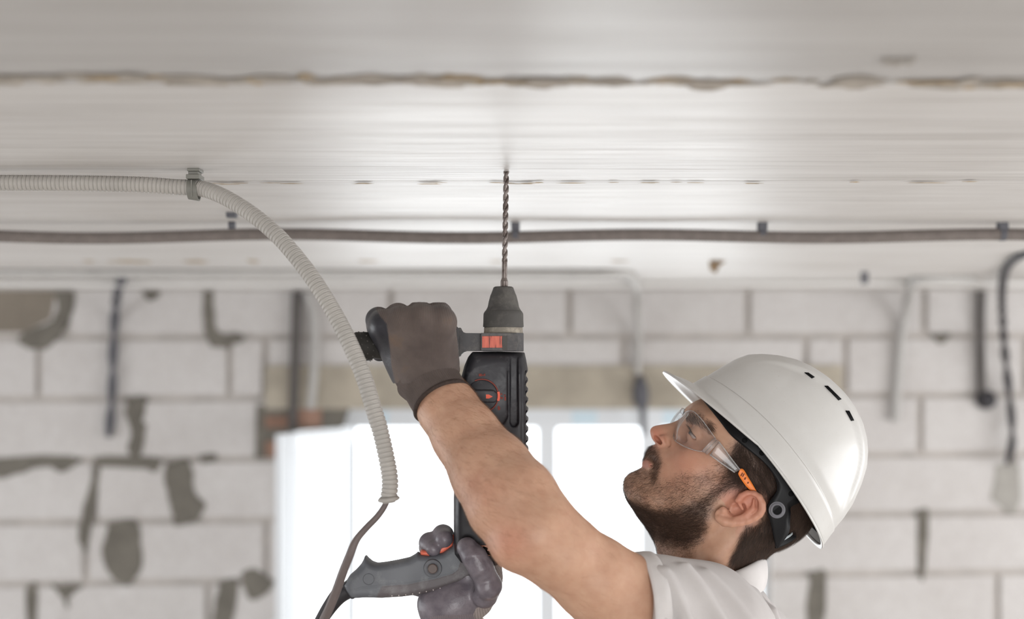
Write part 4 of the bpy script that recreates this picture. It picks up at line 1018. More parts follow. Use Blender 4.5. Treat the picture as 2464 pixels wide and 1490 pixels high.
# headband with pivot and nape strap
def band_at(px, py):
    q = P(px, py, YH-0.085); b = ((q-O_).dot(bdir)/KR-560)/520.0
    s_ = 0.0895*math.sqrt(max(0.04, 1-min(1, abs(b))**2.6)) 
    return P(px, py, YH-s_)
M_band = simple('black_headband_plastic', lin(14,14,17), 0.45, 0.22, 0.08, 40)
top_e = [(1697,955),(1722,972),(1755,1004),(1790,1036),(1826,1070),(1858,1104),(1884,1136),(1902,1166),(1916,1192),(1926,1206),(1903,1220),(1902,1236),(1900,1258),(1900,1272),(1893,1290),(1872,1318)]
bot_e = [(1690,962),(1708,984),(1732,1014),(1757,1046),(1782,1068),(1803,1085),(1824,1101),(1845,1121),(1860,1142),(1868,1160),(1869,1180),(1859,1197),(1847,1215),(1846,1232),(1855,1262),(1867,1319)]
def strip(name, A, B, fn, mats, parent, th, sub=5, nv=4):
    A = [tuple(p) for p in catmull([np.array(p, float) for p in A], sub)]; B = [tuple(p) for p in catmull([np.array(p, float) for p in B], sub)]
    g = []; f = []
    for a, b in zip(A, B):
        for j in range(nv+1): g.append(fn(a[0]*(1-j/nv)+b[0]*j/nv, a[1]*(1-j/nv)+b[1]*j/nv))
    for i in range(len(A)-1):
        for j in range(nv): f.append((i*(nv+1)+j, i*(nv+1)+j+1, (i+1)*(nv+1)+j+1, (i+1)*(nv+1)+j))
    o = mobj(name, g, f, mats, None, True); m_ = o.modifiers.new('thickness', 'SOLIDIFY'); m_.thickness = th; m_.offset = 0; adopt(parent, o); return o
hb = strip('headband', top_e, bot_e, band_at, [M_band], hat, 0.0022)
pc = band_at(1869,1227); mb = MB(); mb.lathe([(0.0058,0.0),(0.0058,0.0030),(0.0066,0.0036),(0.0082,0.0030),(0.0086,0.0018),(0.0100,0.0022),(0.0104,0.0)], pc+Vector((0,-0.0004,0)), (0,-1,0), 32)
pv = mb.build('pivot_ring', [simple('grey_worn_ring', lin(112,112,118), 0.35, 0.5)], smooth=True, sharp=40); adopt(hb, pv)
mb = MB(); mb.lathe([(0.0001,0.0009),(0.0056,0.0009)], pc+Vector((0,-0.0004,0)), (0,-1,0), 24); adopt(hb, mb.build('pivot_hole', [M_blk], smooth=True))
for px, py in [(1833,1090),(1868,1122),(1903,1188),(1792,1060)]:
    q = band_at(px, py); mb = MB(); mb.lathe([(0.0001,0.0024),(0.0026,0.0022),(0.0034,0.0012),(0.0036,0)], q, (0,-1,0), 16); adopt(hb, mb.build('rivet', [M_liner], smooth=True))
strip('nape_strap', [(1868,1300),(1884,1293),(1900,1284),(1912,1276)], [(1867,1320),(1884,1313),(1900,1304),(1914,1294)], lambda a, b: P(a, b, YH-0.070+0.03*max(0,(a-1866)/46)), [M_blk], hat, 0.003)
strip('ratchet_rack', [(1870,1303),(1885,1295),(1900,1286),(1906,1281)], [(1871,1308),(1886,1300),(1899,1292),(1906,1286)], lambda a, b: P(a, b, YH-0.0725+0.03*max(0,(a-1866)/46)), [simple('pale_grey_rack', lin(170,178,182), 0.3, 0.5)], hat, 0.002)

# ------------------------------------------------------------------ safety glasses
M_clear = NT('clear_polycarbonate'); tr = M_clear.node('ShaderNodeBsdfTransparent'); tr.inputs[0].default_value = (0.97,0.97,0.975,1)
gl_ = M_clear.node('ShaderNodeBsdfGlossy'); gl_.inputs['Roughness'].default_value = 0.05; lw = M_clear.node('ShaderNodeLayerWeight'); lw.inputs['Blend'].default_value = 0.12
_hf = M_clear.node('ShaderNodeMath', operation='MULTIPLY'); _hf.inputs[1].default_value = 0.55; m1 = M_clear.node('ShaderNodeMixShader'); M_clear.l(lw.outputs['Fresnel'], _hf.inputs[0]); M_clear.l(_hf.outputs[0], m1.inputs[0]); M_clear.l(tr.outputs[0], m1.inputs[1]); M_clear.l(gl_.outputs[0], m1.inputs[2])
df = M_clear.node('ShaderNodeBsdfDiffuse'); df.inputs[0].default_value = (0.8,0.78,0.77,1); m2 = M_clear.node('ShaderNodeMixShader'); m2.inputs[0].default_value = 0.025
M_clear.l(m1.outputs[0], m2.inputs[1]); M_clear.l(df.outputs[0], m2.inputs[2]); M_clear.l(m2.outputs[0], M_clear.n['Material Output'].inputs['Surface']); M_clear = M_clear.mat
def clear(name, haze, blend, k, col=(0.85,0.84,0.84,1)):
    m = NT(name); a = m.node('ShaderNodeBsdfTransparent'); b = m.node('ShaderNodeBsdfGlossy'); b.inputs['Roughness'].default_value = 0.08
    w_ = m.node('ShaderNodeLayerWeight'); w_.inputs['Blend'].default_value = blend; mu = m.node('ShaderNodeMath', operation='MULTIPLY'); mu.inputs[1].default_value = k
    x = m.node('ShaderNodeMixShader'); m.l(w_.outputs['Fresnel'], mu.inputs[0]); m.l(mu.outputs[0], x.inputs[0]); m.l(a.outputs[0], x.inputs[1]); m.l(b.outputs[0], x.inputs[2])
    d = m.node('ShaderNodeBsdfDiffuse'); d.inputs[0].default_value = col; y = m.node('ShaderNodeMixShader'); y.inputs[0].default_value = haze
    m.l(x.outputs[0], y.inputs[1]); m.l(d.outputs[0], y.inputs[2]); m.l(y.outputs[0], m.n['Material Output'].inputs['Surface']); return m.mat
M_rim = clear('highlight_plastic_edge', 0.22, 0.5, 0.35, (0.95,0.94,0.94,1)); M_hinge = clear('highlight_clear_moulded_plastic', 0.12, 0.35, 0.6, (0.95,0.93,0.93,1))  # white diffuse share paints the bright highlights along edges, hinge and temple
gls = empty('safety_glasses', P(1650,1030,YH)); tag(gls, 'clear wraparound safety glasses with orange ear tips on the face of the man', 'safety glasses')
cols_ = [(0.000,(1645,1001),(1634,1010),(1629,1018)),(0.010,(1646,998),(1632,1014),(1624,1034)),(0.022,(1648,994),(1629,1020),(1621,1052)),(0.036,(1655,990),(1629,1026),(1625,1061)),(0.049,(1668,990),(1643,1030),(1640,1071)),(0.058,(1686,1007),(1668,1043),(1660,1080)),(0.064,(1705,1032),(1688,1060),(1677,1085)),(0.068,(1722,1056),(1706,1073),(1691,1087))]
for sgn in (1, -1):
    pass
    g = []
    rowsA = [catmull([np.array([*PW(*c[k], YH-c[0]), YH-sgn*c[0]]) for c in cols_], 5) for k in (1, 2, 3)]
    nc = len(rowsA[0]); nv = 8
    for j in range(nv+1):
        t = j/nv; a, b, c = (1-t)*(1-2*t), 4*t*(1-t), t*(2*t-1)
        for i in range(nc):
            q = rowsA[0][i]*a + rowsA[1][i]*b + rowsA[2][i]*c; g.append((q[0], q[2], q[1]))
    f = [(j*nc+i, j*nc+i+1, (j+1)*nc+i+1, (j+1)*nc+i) for j in range(nv) for i in range(nc-1)]
    o = mobj('lens', g, f, [M_clear], None, True); m_ = o.modifiers.new('thickness', 'SOLIDIFY'); m_.thickness = 0.0018; m_.offset = 0; adopt(gls, o)
    mm = (lambda v: v) if sgn == 1 else (lambda v: Vector(mir(v)))
    mb = MB()
    for row in (g[:nc], g[-nc:]): mb.tube([Vector(v) for v in row], 0.0006, 8)
    adopt(o, mb.build('lens_edge_highlight', [M_rim], smooth=True))
    # moulded hinge and clear temple, orange tip
    mb = MB(); 
    for (ax0, ay0), (bx0, by0), r in [((1721,1057),(1692,1087),.0022), ((1727,1061),(1699,1092),.0020)]:
        mb.tube([mm(P(ax0, ay0, YH-.0730)), mm(P((ax0+bx0)/2, (ay0+by0)/2, YH-.0755)), mm(P(bx0, by0, YH-.0725))], r, 10)
    adopt(gls, mb.build('hinge', [M_hinge], smooth=True))
    strip('temple', [(1730,1063),(1747,1086),(1763,1108),(1781,1131)], [(1708,1095),(1732,1112),(1752,1126),(1768,1137)], lambda a, b: mm(P(a, b, YH-0.0745-0.004*(a-1700)/80)), [M_hinge], gls, 0.0022, 4, 3)
    mb = MB(); mb.tube([mm(P(*q, YH-.0765-.003*i)) for i, q in enumerate([(1708,1094),(1732,1112),(1752,1126),(1768,1137)])], 0.0009, 8); mb.tube([mm(P(*q, YH-.0765-.003*i)) for i, q in enumerate([(1730,1063),(1747,1086),(1763,1108),(1781,1131)])], 0.0007, 8)
    adopt(gls, mb.build('temple_highlight', [M_rim], smooth=True))
    tip = strip('ear_tip', [(1781,1128),(1789,1130),(1800,1148),(1811,1166),(1823,1187)], [(1776,1140),(1779,1147),(1791,1165),(1803,1178),(1817,1186)], lambda a, b: mm(P(a, b, YH-0.0800-0.002*(a-1780)/40)), [simple('orange_ear_tip', lin(248,138,60), 0.45, 0.4)], gls, 0.0042, 4, 3)
    tip['label'] = 'orange ear tip'
    # small dark moulded marks on the tip
    mb = MB()
    for px, py, w_, h_ in [(1785,1142,2.2,9),(1789,1144,2.0,9),(1793,1152,3.2,6),(1800,1162,3.0,4.5)]:
        q = P(px, py, YH-0.0835); k_ = q.y/FPX; ang = math.radians(28)
        pl = []
        for dx, dy in ((-w_/2,-h_/2),(w_/2,-h_/2),(w_/2,h_/2),(-w_/2,h_/2)):
            pl.append((q.x+(dx*math.cos(ang)-dy*math.sin(ang))*k_, q.z-(dx*math.sin(ang)+dy*math.cos(ang))*k_))
        vs_ = MB(); vs_.prism(pl, YH-0.0840, YH-0.0810); mb.add([tuple(mm(Vector(v))) for v in vs_.v], vs_.f)
    adopt(tip, mb.build('marking', [simple('dark_marking', lin(120,60,24), 0.6, 0.3)]))
# ------------------------------------------------------------------ rotary hammer drill, held vertically with the bit in the ceiling
YD = 1.75
def dk(name, c1, c2, dust, rough=0.5, amt=(0.52, 0.72), sc=34):
    t = NT(name); v = t.coord(); n = t.noise(v, sc, 8, 0.7); n2 = t.noise(v, 9, 3); n3 = t.noise(v, 260, 2)
    base = t.ramp(n2, [(0.35, c1), (0.65, c2)]); c = t.mix(t.ramp(n, [(amt[0], (0,)*3), (amt[1], (0.75,)*3)]), base, dust)
    t.set(Base_Color=c, Roughness=t.ramp(n, [(0.4, (rough,)*3), (0.7, (min(1, rough+.3),)*3)])); t.b.inputs['Specular IOR Level'].default_value = 0.4; t.bump(n3, 0.15, 0.0004); return t.mat
M_house = dk('dusty_black_drill_plastic', lin(26,25,30), lin(40,39,44), lin(116,114,116), 0.38, (0.55,0.82))
M_chuck = dk('dusty_black_chuck_rubber', lin(62,60,59), lin(82,80,78), lin(132,128,122), 0.7, (0.5,0.8), 20)
M_grip = dk('hazed_dusty_grey_grip', lin(92,94,99), lin(112,114,119), lin(150,150,152), 0.55, (0.5,0.85), 26)  # base grey lightened for window haze, dust patches on top
M_grip2 = dk('dark_rubber_overmould', lin(82,77,79), lin(96,90,91), lin(130,126,126), 0.75, (0.52,0.85), 26)
M_band_ = dk('grey_dusty_clamp_plastic', lin(64,63,65), lin(84,83,85), lin(150,146,140), 0.6, (0.48,0.8), 30)
M_red = NT('worn_orange_red_label'); _n = M_red.noise(M_red.coord((1,1,0.12)), 420, 4); M_red.set(Base_Color=M_red.ramp(_n, [(0.33, lin(110,62,54)), (0.42, lin(196,96,80)), (0.7, lin(214,116,96))]), Roughness=0.6); M_red = M_red.mat
M_or = simple('orange_red_marking', lin(222,92,64), 0.5, 0.4); M_dr = simple('faded_red_marking', lin(120,52,42), 0.6, 0.3)
M_trig = simple('coral_red_trigger', lin(222,112,88), 0.4, 0.5, 0.06, 80)
M_steel = NT('dusty_drill_steel'); _n = M_steel.noise(M_steel.coord(), 90, 4); M_steel.set(Base_Color=M_steel.ramp(_n, [(0.35, lin(84,74,70)), (0.65, lin(132,124,120))]), Metallic=0.7, Roughness=0.4); M_steel = M_steel.mat
M_dust = simple('caked_cement_dust', lin(172,162,148), 0.95, 0.1, 0.15, 90)
drill = empty('rotary_hammer_drill', P(1213,1350,YD)); tag(drill, 'dusty black rotary hammer drill held upright with its long bit against the ceiling', 'hammer drill')
def D(px, py, dy=0.0): v = P(px, py, YD); return Vector((v.x, YD+dy, v.z))
m_ = YD/FPX
# fluted bit
b0, b1 = D(1218.3, 413-0.0), D(1213.2, 691); b0 = Vector((b0.x, YD, H+0.004)); L = (b1-b0).length; ax = (b1-b0).normalized(); ux = ax.orthogonal().normalized(); vx = ax.cross(ux)
mb = MB(); vs = []; fs = []; N1 = 360; m = 28
for i in range(N1+1):
    s = L*i/N1; pxs = s/m_
    fl = 1.0 if pxs < 205 else max(0.0, 1-(pxs-205)/22)
    ph = s/0.0225*2*PI
    for k in range(m):
        a = 2*PI*k/m; c = math.cos(2*(a-ph)/1.0)
        lobe = 0.0035 - 0.00145*fl*max(0, 0.25-c)/1.25*1.15
        r = lobe if pxs < 226 else 0.0031
        if pxs > 226: r = 0.0032
        if pxs > 264: r = 0.0032+0.0014*min(1, (pxs-264)/8)
        vs.append(b0+ax*s+(ux*math.cos(a)+vx*math.sin(a))*r)
for i in range(N1):
    for k in range(m): fs.append((i*m+k, i*m+(k+1) % m, (i+1)*m+(k+1) % m, (i+1)*m+k))
mb.add(vs, fs); bit = mb.build('drill_bit', [M_steel], smooth=True); adopt(drill, bit); bit['label'] = 'long fluted steel masonry bit'
# chuck
cx = 1211.2
prof = [(0,689.5),(12,689.5),(20,690),(23.8,692),(25.2,696),(28.5,705),(30.2,709),(31.2,711),(35.5,727),(37.6,738.5),(38.6,740.3),(39.0,742),(39.9,742.6),(40.3,744.5),(41.4,745),(41.8,747),(43.2,748),(45.2,750.5),(47.4,754.5),(48.0,758),(48.2,772),(48.9,786),(48.4,787.2),(46.0,787.2),(46.0,803),(40,803)]
mb = MB(); mb.lathe([(r*m_, (-(y-689.5))*m_) for r, y in prof], D(cx, 689.5), (0,0,1), 64); ck = mb.build('chuck', [M_chuck], smooth=True, sharp=30); adopt(drill, ck)
mb = MB(); mb.lathe([(46.15*m_, 0), (46.6*m_, -0.001), (46.4*m_, -.0035), (47.2*m_, -0.0072)], D(cx, 788.5), (0,0,1), 64)
adopt(ck, mb.build('dust_crust', [dk('dusty_neck', lin(120,114,106), lin(140,134,124), lin(186,176,162), 0.9, (0.45,0.6), 60)], smooth=True))
# clamp of the side handle: band round the collar, block with label, arm and flange
def slab(name, poly, y0, y1, mats, parent, bev=0.0015, seg=3):
    mb = MB(); mb.prism([(D(a, b).x, D(a, b).z) for a, b in poly], YD+y0, YD+y1); return mb.build(name, mats, parent, bevel=bev, seg=seg)
sh = empty('side_handle', D(1150,824)); sh.parent = drill; sh.matrix_parent_inverse = Matrix.Translation(drill.location).inverted()
mb = MB(); mb.lathe([(40*m_, 0), (48.4*m_, 0), (48.8*m_, -.001), (48.8*m_, -.0215), (48.4*m_, -.0225), (40*m_, -.0225)], D(cx, 802), (0,0,1), 64); adopt(sh, mb.build('clamp_band', [M_band_], smooth=True, sharp=35))
arm_poly = [(1106,790),(1109,789),(1111,794),(1115,800),(1122,802.5),(1158,803),(1160,845),(1124,845),(1116,848),(1110,853),(1108,858),(1104,858),(1103,800)]
cl = slab('clamp_arm', arm_poly, -0.0225, 0.012, [M_band_], sh)
slab('clamp_block', [(1158,802.5),(1243,802.5),(1246.5,812),(1247,828),(1243,843),(1240,845.5),(1158,845.5)], -0.0300, 0.006, [M_band_], sh, 0.003, 4)
slab('orange_label', [(1161.2,810.2),(1209,809.8),(1208,818),(1208,828),(1209,837.6),(1161.2,837.8)], -0.0306, -0.028, [M_red], sh, 0.0003, 1)
slab('bolt_slot', [(1209,809),(1219,811),(1221,806.5),(1221,843),(1209,842)], -0.0303, -0.028, [M_chuck], sh, 0.0003, 1)
fl = slab('flange', [(1090,784),(1096,779),(1100,788),(1106,790),(1107,858),(1098,862),(1091,862)], -0.034, 0.014, [M_band_], sh, 0.002)
g0, g1 = Vector(Q(1094,827,1.742)), Vector(Q(846,835,1.700)); ga = (g1-g0); gl_len = ga.length
mb = MB(); mb.lathe([(0.001,0),(.020,0),(.0205,.004),(.0165,.010),(.0165,.055),(.0172,.085),(.0150,.101),(.0150,.103),(.0172,.106),(.0176,gl_len-.006),(.016,gl_len-.002),(.012,gl_len),(.001,gl_len)], g0, ga, 40)
gp = mb.build('grip', [dk('black_side_grip_rubber', lin(46,44,42), lin(62,59,55), lin(96,92,86), 0.6, (0.55,0.85), 30)], smooth=True, sharp=50); adopt(sh, gp)
mb = MB(); axg = ga.normalized(); ug = axg.orthogonal().normalized(); vg = axg.cross(ug)
for i in range(3):
    for k in range(14):
        a = 2*PI*(k+(i % 2)*.5)/14; c_ = g0+axg*(gl_len-.009-.0068*i)+(ug*math.cos(a)+vg*math.sin(a))*.0175; d = (ug*math.cos(a)+vg*math.sin(a)); mb.lathe([(0.0010,0),(0.0007,.0006),(0.0001,.0008)], c_, d, 8)
adopt(gp, mb.build('grip_nubs', [M_chuck], smooth=True))
# housing, gear case and D grip modelled as one inflated body
hous = [(1137,847),(1200,846.5),(1262,848),(1266,866),(1270,888),(1271,960),(1272,1100),(1272,1180),(1266,1240),(1252,1300),(1226,1342),(1196,1358),(1160,1362),(1110,1352),(1093,1330),(1092.5,1260),(1092.5,1195),(1097,1100),(1101,1000),(1106,940),(1111,905),(1118,880),(1127,859)]
grip = [(1092,1297),(1088,1311),(1066,1326),(1034,1333.5),(1010,1332),(1005.5,1328),(999,1334),(985.5,1341.8),(958,1348),(930.7,1353),(908,1355.5),(896,1351.5),(886,1343),(879.4,1335),(876.5,1344),(870,1356),(856.6,1371),(842,1384),(834,1397),(828,1405),(836,1421),(847,1435),(856,1437.5),(882,1436),(921,1437),(969,1434),(1011,1428.5),(1050,1421),(1090,1408),(1134,1390),(1170,1372),(1200,1350),(1200,1300)]
def inflate(F_, poly, hw, R, k=0.004, wfn=None):
    pl = [(D(a, b).x, D(a, b).z) for a, b in poly]
    def fn(X, Y, Z):
        X2, Z2 = np.broadcast_arrays(X[:, 0, :], Z[:, 0, :]); s = poly_sd(X2.astype(float), Z2.astype(float), pl)
        W = np.full(s.shape, hw) if wfn is None else wfn(X2, Z2)
        g = np.sqrt(((Y-YD)/W[:, None, :])**2 + (np.clip(1-s/R, 0, None)**2)[:, None, :]*1.0)
        # squarer sides: superellipse
        g = (np.abs((Y-YD)/W[:, None, :])**3.2 + (np.clip(1-s/R, 0, None)**3.2)[:, None, :])**(1/3.2)
        return ((g-1)*min(R, hw)).astype(np.float32)
    xs = [p[0] for p in pl]; zs = [p[1] for p in pl]
    F_.apply((min(xs), YD-hw-.01, min(zs)), (max(xs), YD+hw+.01, max(zs)), fn, k)
HF = Field(axis([(D(1080,0).x, D(1280,0).x, 0.0012)]), axis([(YD-.046, YD+.046, 0.0012)]), axis([(D(0,1370).z, D(0,840).z, 0.0012)]))
def hw_fn(X, Z): 
    py = HZ - Z*FPX/YD; return np.interp(py, [846,900,1100,1200,1290,1362], [.035,.0395,.041,.038,.031,.028])
inflate(HF, hous, 0.041, 0.016, wfn=hw_fn)
def carve(poly, depth, front, k=0.0015, rad=0.002):
    pl = [(D(a, b).x, D(a, b).z) for a, b in poly]
    def fn(X, Y, Z):
        X2, Z2 = np.broadcast_arrays(X[:, 0, :], Z[:, 0, :]); s = poly_sd(X2.astype(float), Z2.astype(float), pl)
        return np.maximum(-s[:, None, :], Y-(YD-front+depth)).astype(np.float32)
    xs = [p[0] for p in pl]; zs = [p[1] for p in pl]
    HF.apply((min(xs), YD-.06, min(zs)), (max(xs), YD-front+depth, max(zs)), fn, k, 'sub')
carve([(1150,888),(1218,871),(1221,876),(1221,1000),(1212,1016),(1195,1020),(1120,1020),(1122,940),(1130,905)], 0.0022, 0.0405)
carve([(1228,848),(1241,852),(1245,862),(1246,1015),(1240,1023),(1232,1023),(1227,1015)], 0.0075, 0.0405, 0.002)
for i in range(14):                       # cooling slots along the back edge
    y = 897+23.6*i; HF.cone(D(1262,y,-0.026), D(1280,y+5,-0.040), 0.0030, 0.0048, 0.0006, 'sub'); HF.cone(D(1273,y+5,-0.03), D(1273,y+5,0.034), 0.0040, 0.0040, 0.0006, 'sub')
carve([(1172,1303),(1262,1300),(1262,1338),(1215,1338),(1195,1334),(1176,1312)], 0.010, 0.031, 0.001)
hv, hq = HF.mesh(); del HF.F
ho = npmesh('motor_housing', relax(hv, hq, 1, 0.3), hq, [M_house], drill)
HF = Field(axis([(D(820,0).x, D(1215,0).x, 0.0013)]), axis([(YD-.030, YD+.030, 0.0013)]), axis([(D(0,1445).z, D(0,1290).z, 0.0013)]))
inflate(HF, grip, 0.0185, 0.011)
seam = [(834,1430),(850,1418),(872,1410),(915,1405),(985,1400),(1050,1387),(1090,1375),(1102,1366),(1108,1350),(1110,1330)]
HF.chain([D(a, b, -.0190) for a, b in seam], [.0009]*len(seam), 0.0006, 'sub')
HF.cone(D(1043.5,1362.7,-.002), D(1043.5,1362.7,-.010), .0110, .0110, .001, 'add'); 
hv, hq = HF.mesh(); del HF.F
hv = relax(hv, hq, 1, 0.3); M_g = NT('hazed_dusty_grey_grip'); _v = M_g.coord(); _n = M_g.noise(_v, 30, 8, 0.7); _n2 = M_g.noise(_v, 9, 3); _at = M_g.node('ShaderNodeAttribute'); _at.attribute_name = 'coat'  # lighter grey paints in haze from the window, under the dust
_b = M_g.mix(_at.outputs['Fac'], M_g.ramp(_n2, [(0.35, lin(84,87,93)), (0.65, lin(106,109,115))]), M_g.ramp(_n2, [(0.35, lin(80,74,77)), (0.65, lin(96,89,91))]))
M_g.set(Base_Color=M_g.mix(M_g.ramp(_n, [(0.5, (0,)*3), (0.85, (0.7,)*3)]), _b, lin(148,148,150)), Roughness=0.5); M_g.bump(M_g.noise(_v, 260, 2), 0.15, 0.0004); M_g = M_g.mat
gh = npmesh('trigger_grip', hv, hq, [M_g], drill); gh['label'] = 'dusty pistol grip greyed by painted window haze'
cpx = 1232+hv[:, 0]/YD*FPX; cpy = HZ-hv[:, 2]/YD*FPX
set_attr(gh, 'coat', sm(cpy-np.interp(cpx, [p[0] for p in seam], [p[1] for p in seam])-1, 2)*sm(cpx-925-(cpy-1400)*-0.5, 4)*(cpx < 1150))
def disc(name, px, py, dy, prof, mats, parent, n=40):
    mb = MB(); mb.lathe(prof, D(px, py, dy), (0,-1,0), n); o = mb.build(name, mats, smooth=True, sharp=35); adopt(parent, o); return o
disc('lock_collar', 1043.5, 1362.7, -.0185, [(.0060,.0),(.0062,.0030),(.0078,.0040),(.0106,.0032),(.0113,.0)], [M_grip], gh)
disc('lock_button', 1043.5, 1362.7, -.0185, [(.0001,.0052),(.0050,.0052),(.0060,.0044),(.0062,.0)], [simple('brown_grey_button', lin(92,80,76), 0.5, 0.4)], gh)
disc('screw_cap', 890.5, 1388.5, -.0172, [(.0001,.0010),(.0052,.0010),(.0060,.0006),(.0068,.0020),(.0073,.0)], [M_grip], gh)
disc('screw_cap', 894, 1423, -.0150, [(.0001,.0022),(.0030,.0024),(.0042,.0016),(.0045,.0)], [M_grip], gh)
mb = MB()
for i in range(10):
    px = 946+16.4*i; q = D(px, 1428.5-0.0001*i-(i*i)*0.27-0.7*i, -.0172); mb.lathe([(.0001,.0012),(.0006,.0010),(.0008,0)], q, (0,-1,-.3), 8)
adopt(gh, mb.build('grip_dots', [simple('bright_grip_dots', lin(206,198,196), 0.5, 0.4)], smooth=True))
# trigger
HF = Field(axis([(D(1000,0).x, D(1098,0).x, 0.0011)]), axis([(YD-.016, YD+.016, 0.0011)]), axis([(D(0,1345).z, D(0,1285).z, 0.0011)]))
inflate(HF, [(1011,1326),(1016,1322),(1034,1322),(1060,1312),(1078,1298),(1090,1285),(1094,1290),(1092,1312),(1068,1330),(1034,1338),(1012,1335)], 0.0125, 0.006); hv, hq = HF.mesh()
adopt(drill, npmesh('trigger', hv, hq, [M_trig], None))
# dial with orange ring segment and pointer
dc = (1161.4, 951.0); FR = -.0392
disc('mode_dial', dc[0], dc[1], FR+.001, [(.0001,.0022),(.0175,.0022),(.0190,.0016),(.0192,.0)], [M_house], drill, 64)
def arc_band(name, c, r0, r1, a0, a1, dy, th, mats, parent, n=40):
    vs = []; fs = []
    for i in range(n+1):
        a = math.radians(a0+(a1-a0)*i/n)
        for r in (r0, r1):
            for y in (dy, dy+th): q = D(c[0]+r*math.cos(a), c[1]+r*math.sin(a), y); vs.append(q)
    for i in range(n):
        a = 4*i; b = a+4; fs += [(a, b, b+2, a+2), (a+1, a+3, b+3, b+1), (a, a+1, b+1, b), (a+2, b+2, b+3, a+3)]
    o = mobj(name, vs, fs, mats, None, False); adopt(parent, o); return o
arc_band('dial_ring', dc, 37.6, 40.3, -115, 75, FR-.0016, .002, [M_dr], drill)
arc_band('dial_marker', dc, 36.8, 42.6, -14, 17, FR-.0022, .003, [M_or], drill, 12)
slab('dial_knob', [(1125,936),(1190,937),(1197,944),(1197,960),(1192,967),(1125,966)], FR-.0075, FR+.001, [M_house], drill, 0.002)
slab('dial_pointer', [(1171,947.5),(1178,947.5),(1187,952.5),(1178,957),(1171,957)], FR-.0079, FR-.007, [M_or], drill, 0.0001, 1)
mb = MB()
def glyph(poly): mb.prism([(D(a, b).x, D(a, b).z) for a, b in poly], YD+FR-.0006, YD+FR+.0016)
_all = list(([(1154,899),(1161,899),(1161,905),(1154,905)], [(1162,901),(1165,901),(1165,904),(1162,904)], [(1166,899),(1169,899),(1169,904),(1166,904)],
          [(1206,945),(1209,945),(1209,949),(1206,949)], [(1203,954),(1211,954),(1211,956.5),(1203,956.5)], [(1206,957),(1210,957),(1210,959),(1206,959)], [(1213,948),(1217,948),(1217,951),(1213,951)], [(1214,953),(1218,953),(1218,962),(1214,962)],
          [(1200,974),(1204,978),(1204,984),(1199,985),(1198,978)]))
for grp in (_all[:3], _all[3:8], _all[8:]):
    mb = MB()
    for r in grp: glyph(r)
    adopt(drill, mb.build('mode_symbol', [M_dr]))
# battery-side window with brass brush cap
slab('brush_cover', [(1144,1305),(1172,1304),(1182,1318),(1182,1330),(1150,1330)], -.0305, -.020, [simple('coppery_plastic', lin(196,134,108), 0.4, 0.5)], drill, 0.001)
mb = MB(); 
for r_, p_ in (((1163,1311),(1174,1315)), ((1168,1320),(1192,1328))): mb.tube([D(*r_, -.031), D(*p_, -.031)], .0022, 10)
adopt(drill, mb.build('lock_lever', [M_blk], smooth=True))
# cord guard and cord
gd = slab('cord_guard', [(828,1402),(838,1394),(852,1410),(858,1436),(848,1439),(836,1424),(826,1407)], -.0135, .0135, [M_house], drill, 0.002)
pb, qb = resample(catmull([np.array(D(838,1418)), np.array(D(816,1433)), np.array(D(797,1456)), np.array(D(778,1485)), np.array(D(764,1512)), np.array(D(752,1560))], 10), 0.003)
rb = np.interp(qb, [0,.012,.03,.05,.07,1], [.0112,.0108,.0092,.0080,.0068,.0045])
mb = MB(); mb.tube([Vector(p) for p in pb], list(rb), 24); adopt(drill, mb.build('cord_boot', [M_cblack], smooth=True))

# ------------------------------------------------------------------ corrugated hose in front, its clip and the cable hanging out of it
M_hose = simple('light_grey_hose_plastic', lin(172,168,163), 0.55, 0.4, 0.05, 20)
dd = lambda t: 1.73-0.12*t
hp = [(-160,437),(-60,438.5),(0,440),(120,440.5),(250,442),(350,445),(420,450),(484,454),(531.5,470.6),(571.7,492.5),(611.8,519.5),(644.7,546.2),(674,573.6),(703,606.4),(732.4,643),(759.8,681.3),(785.3,721.5),(805.4,756),(824.4,790.9),(842,827.4),(856.5,860.3),(868.6,889.5),(881,924),(891,957),(901.5,992),(912,1026),(921.5,1063),(930,1102),(936.5,1138),(938.5,1168),(935,1199)]
tt = np.clip((np.array([p[0] for p in hp])-470)/460, 0, 1)
hp3 = [np.array(P(a, b, dd(t))) for (a, b), t in zip(hp, tt)]
p, q = resample(catmull(hp3, 14), 0.0051/12)
ph = 2*PI*q/0.0051; rad = 0.0098-0.0019*np.exp(-(((q/0.0051) % 1.0-0.5)/0.13)**2)-0.0003*np.cos(ph)
mb = MB(); mb.tube([Vector(a) for a in p], list(rad), 24, cap=False); hose = mb.build('corrugated_hose', [M_hose], smooth=True)
sd_ = hose.modifiers.new('wall', 'SOLIDIFY'); sd_.thickness = 0.0012; sd_.offset = -1
tag(hose, 'light grey corrugated hose clipped to the ceiling and curving down past the gloved fist', 'conduit hose')
e_ = Vector(p[-1]); ea = (e_-Vector(p[-8])).normalized()
mb = MB(); ring = []
for off, r in ((-.002,.0102),(.0005,.0125),(.002,.0128),(.0035,.0108),(.0045,.0075),(.0055,.0070)): ring.append((r, off))
mb.lathe(ring, e_, ea+Vector((0.25,0,0.1)), 28); co2 = mb.build('torn_end', [M_hose], smooth=True); m2_ = co2.modifiers.new('t', 'SOLIDIFY'); m2_.thickness = .0008; adopt(hose, co2)
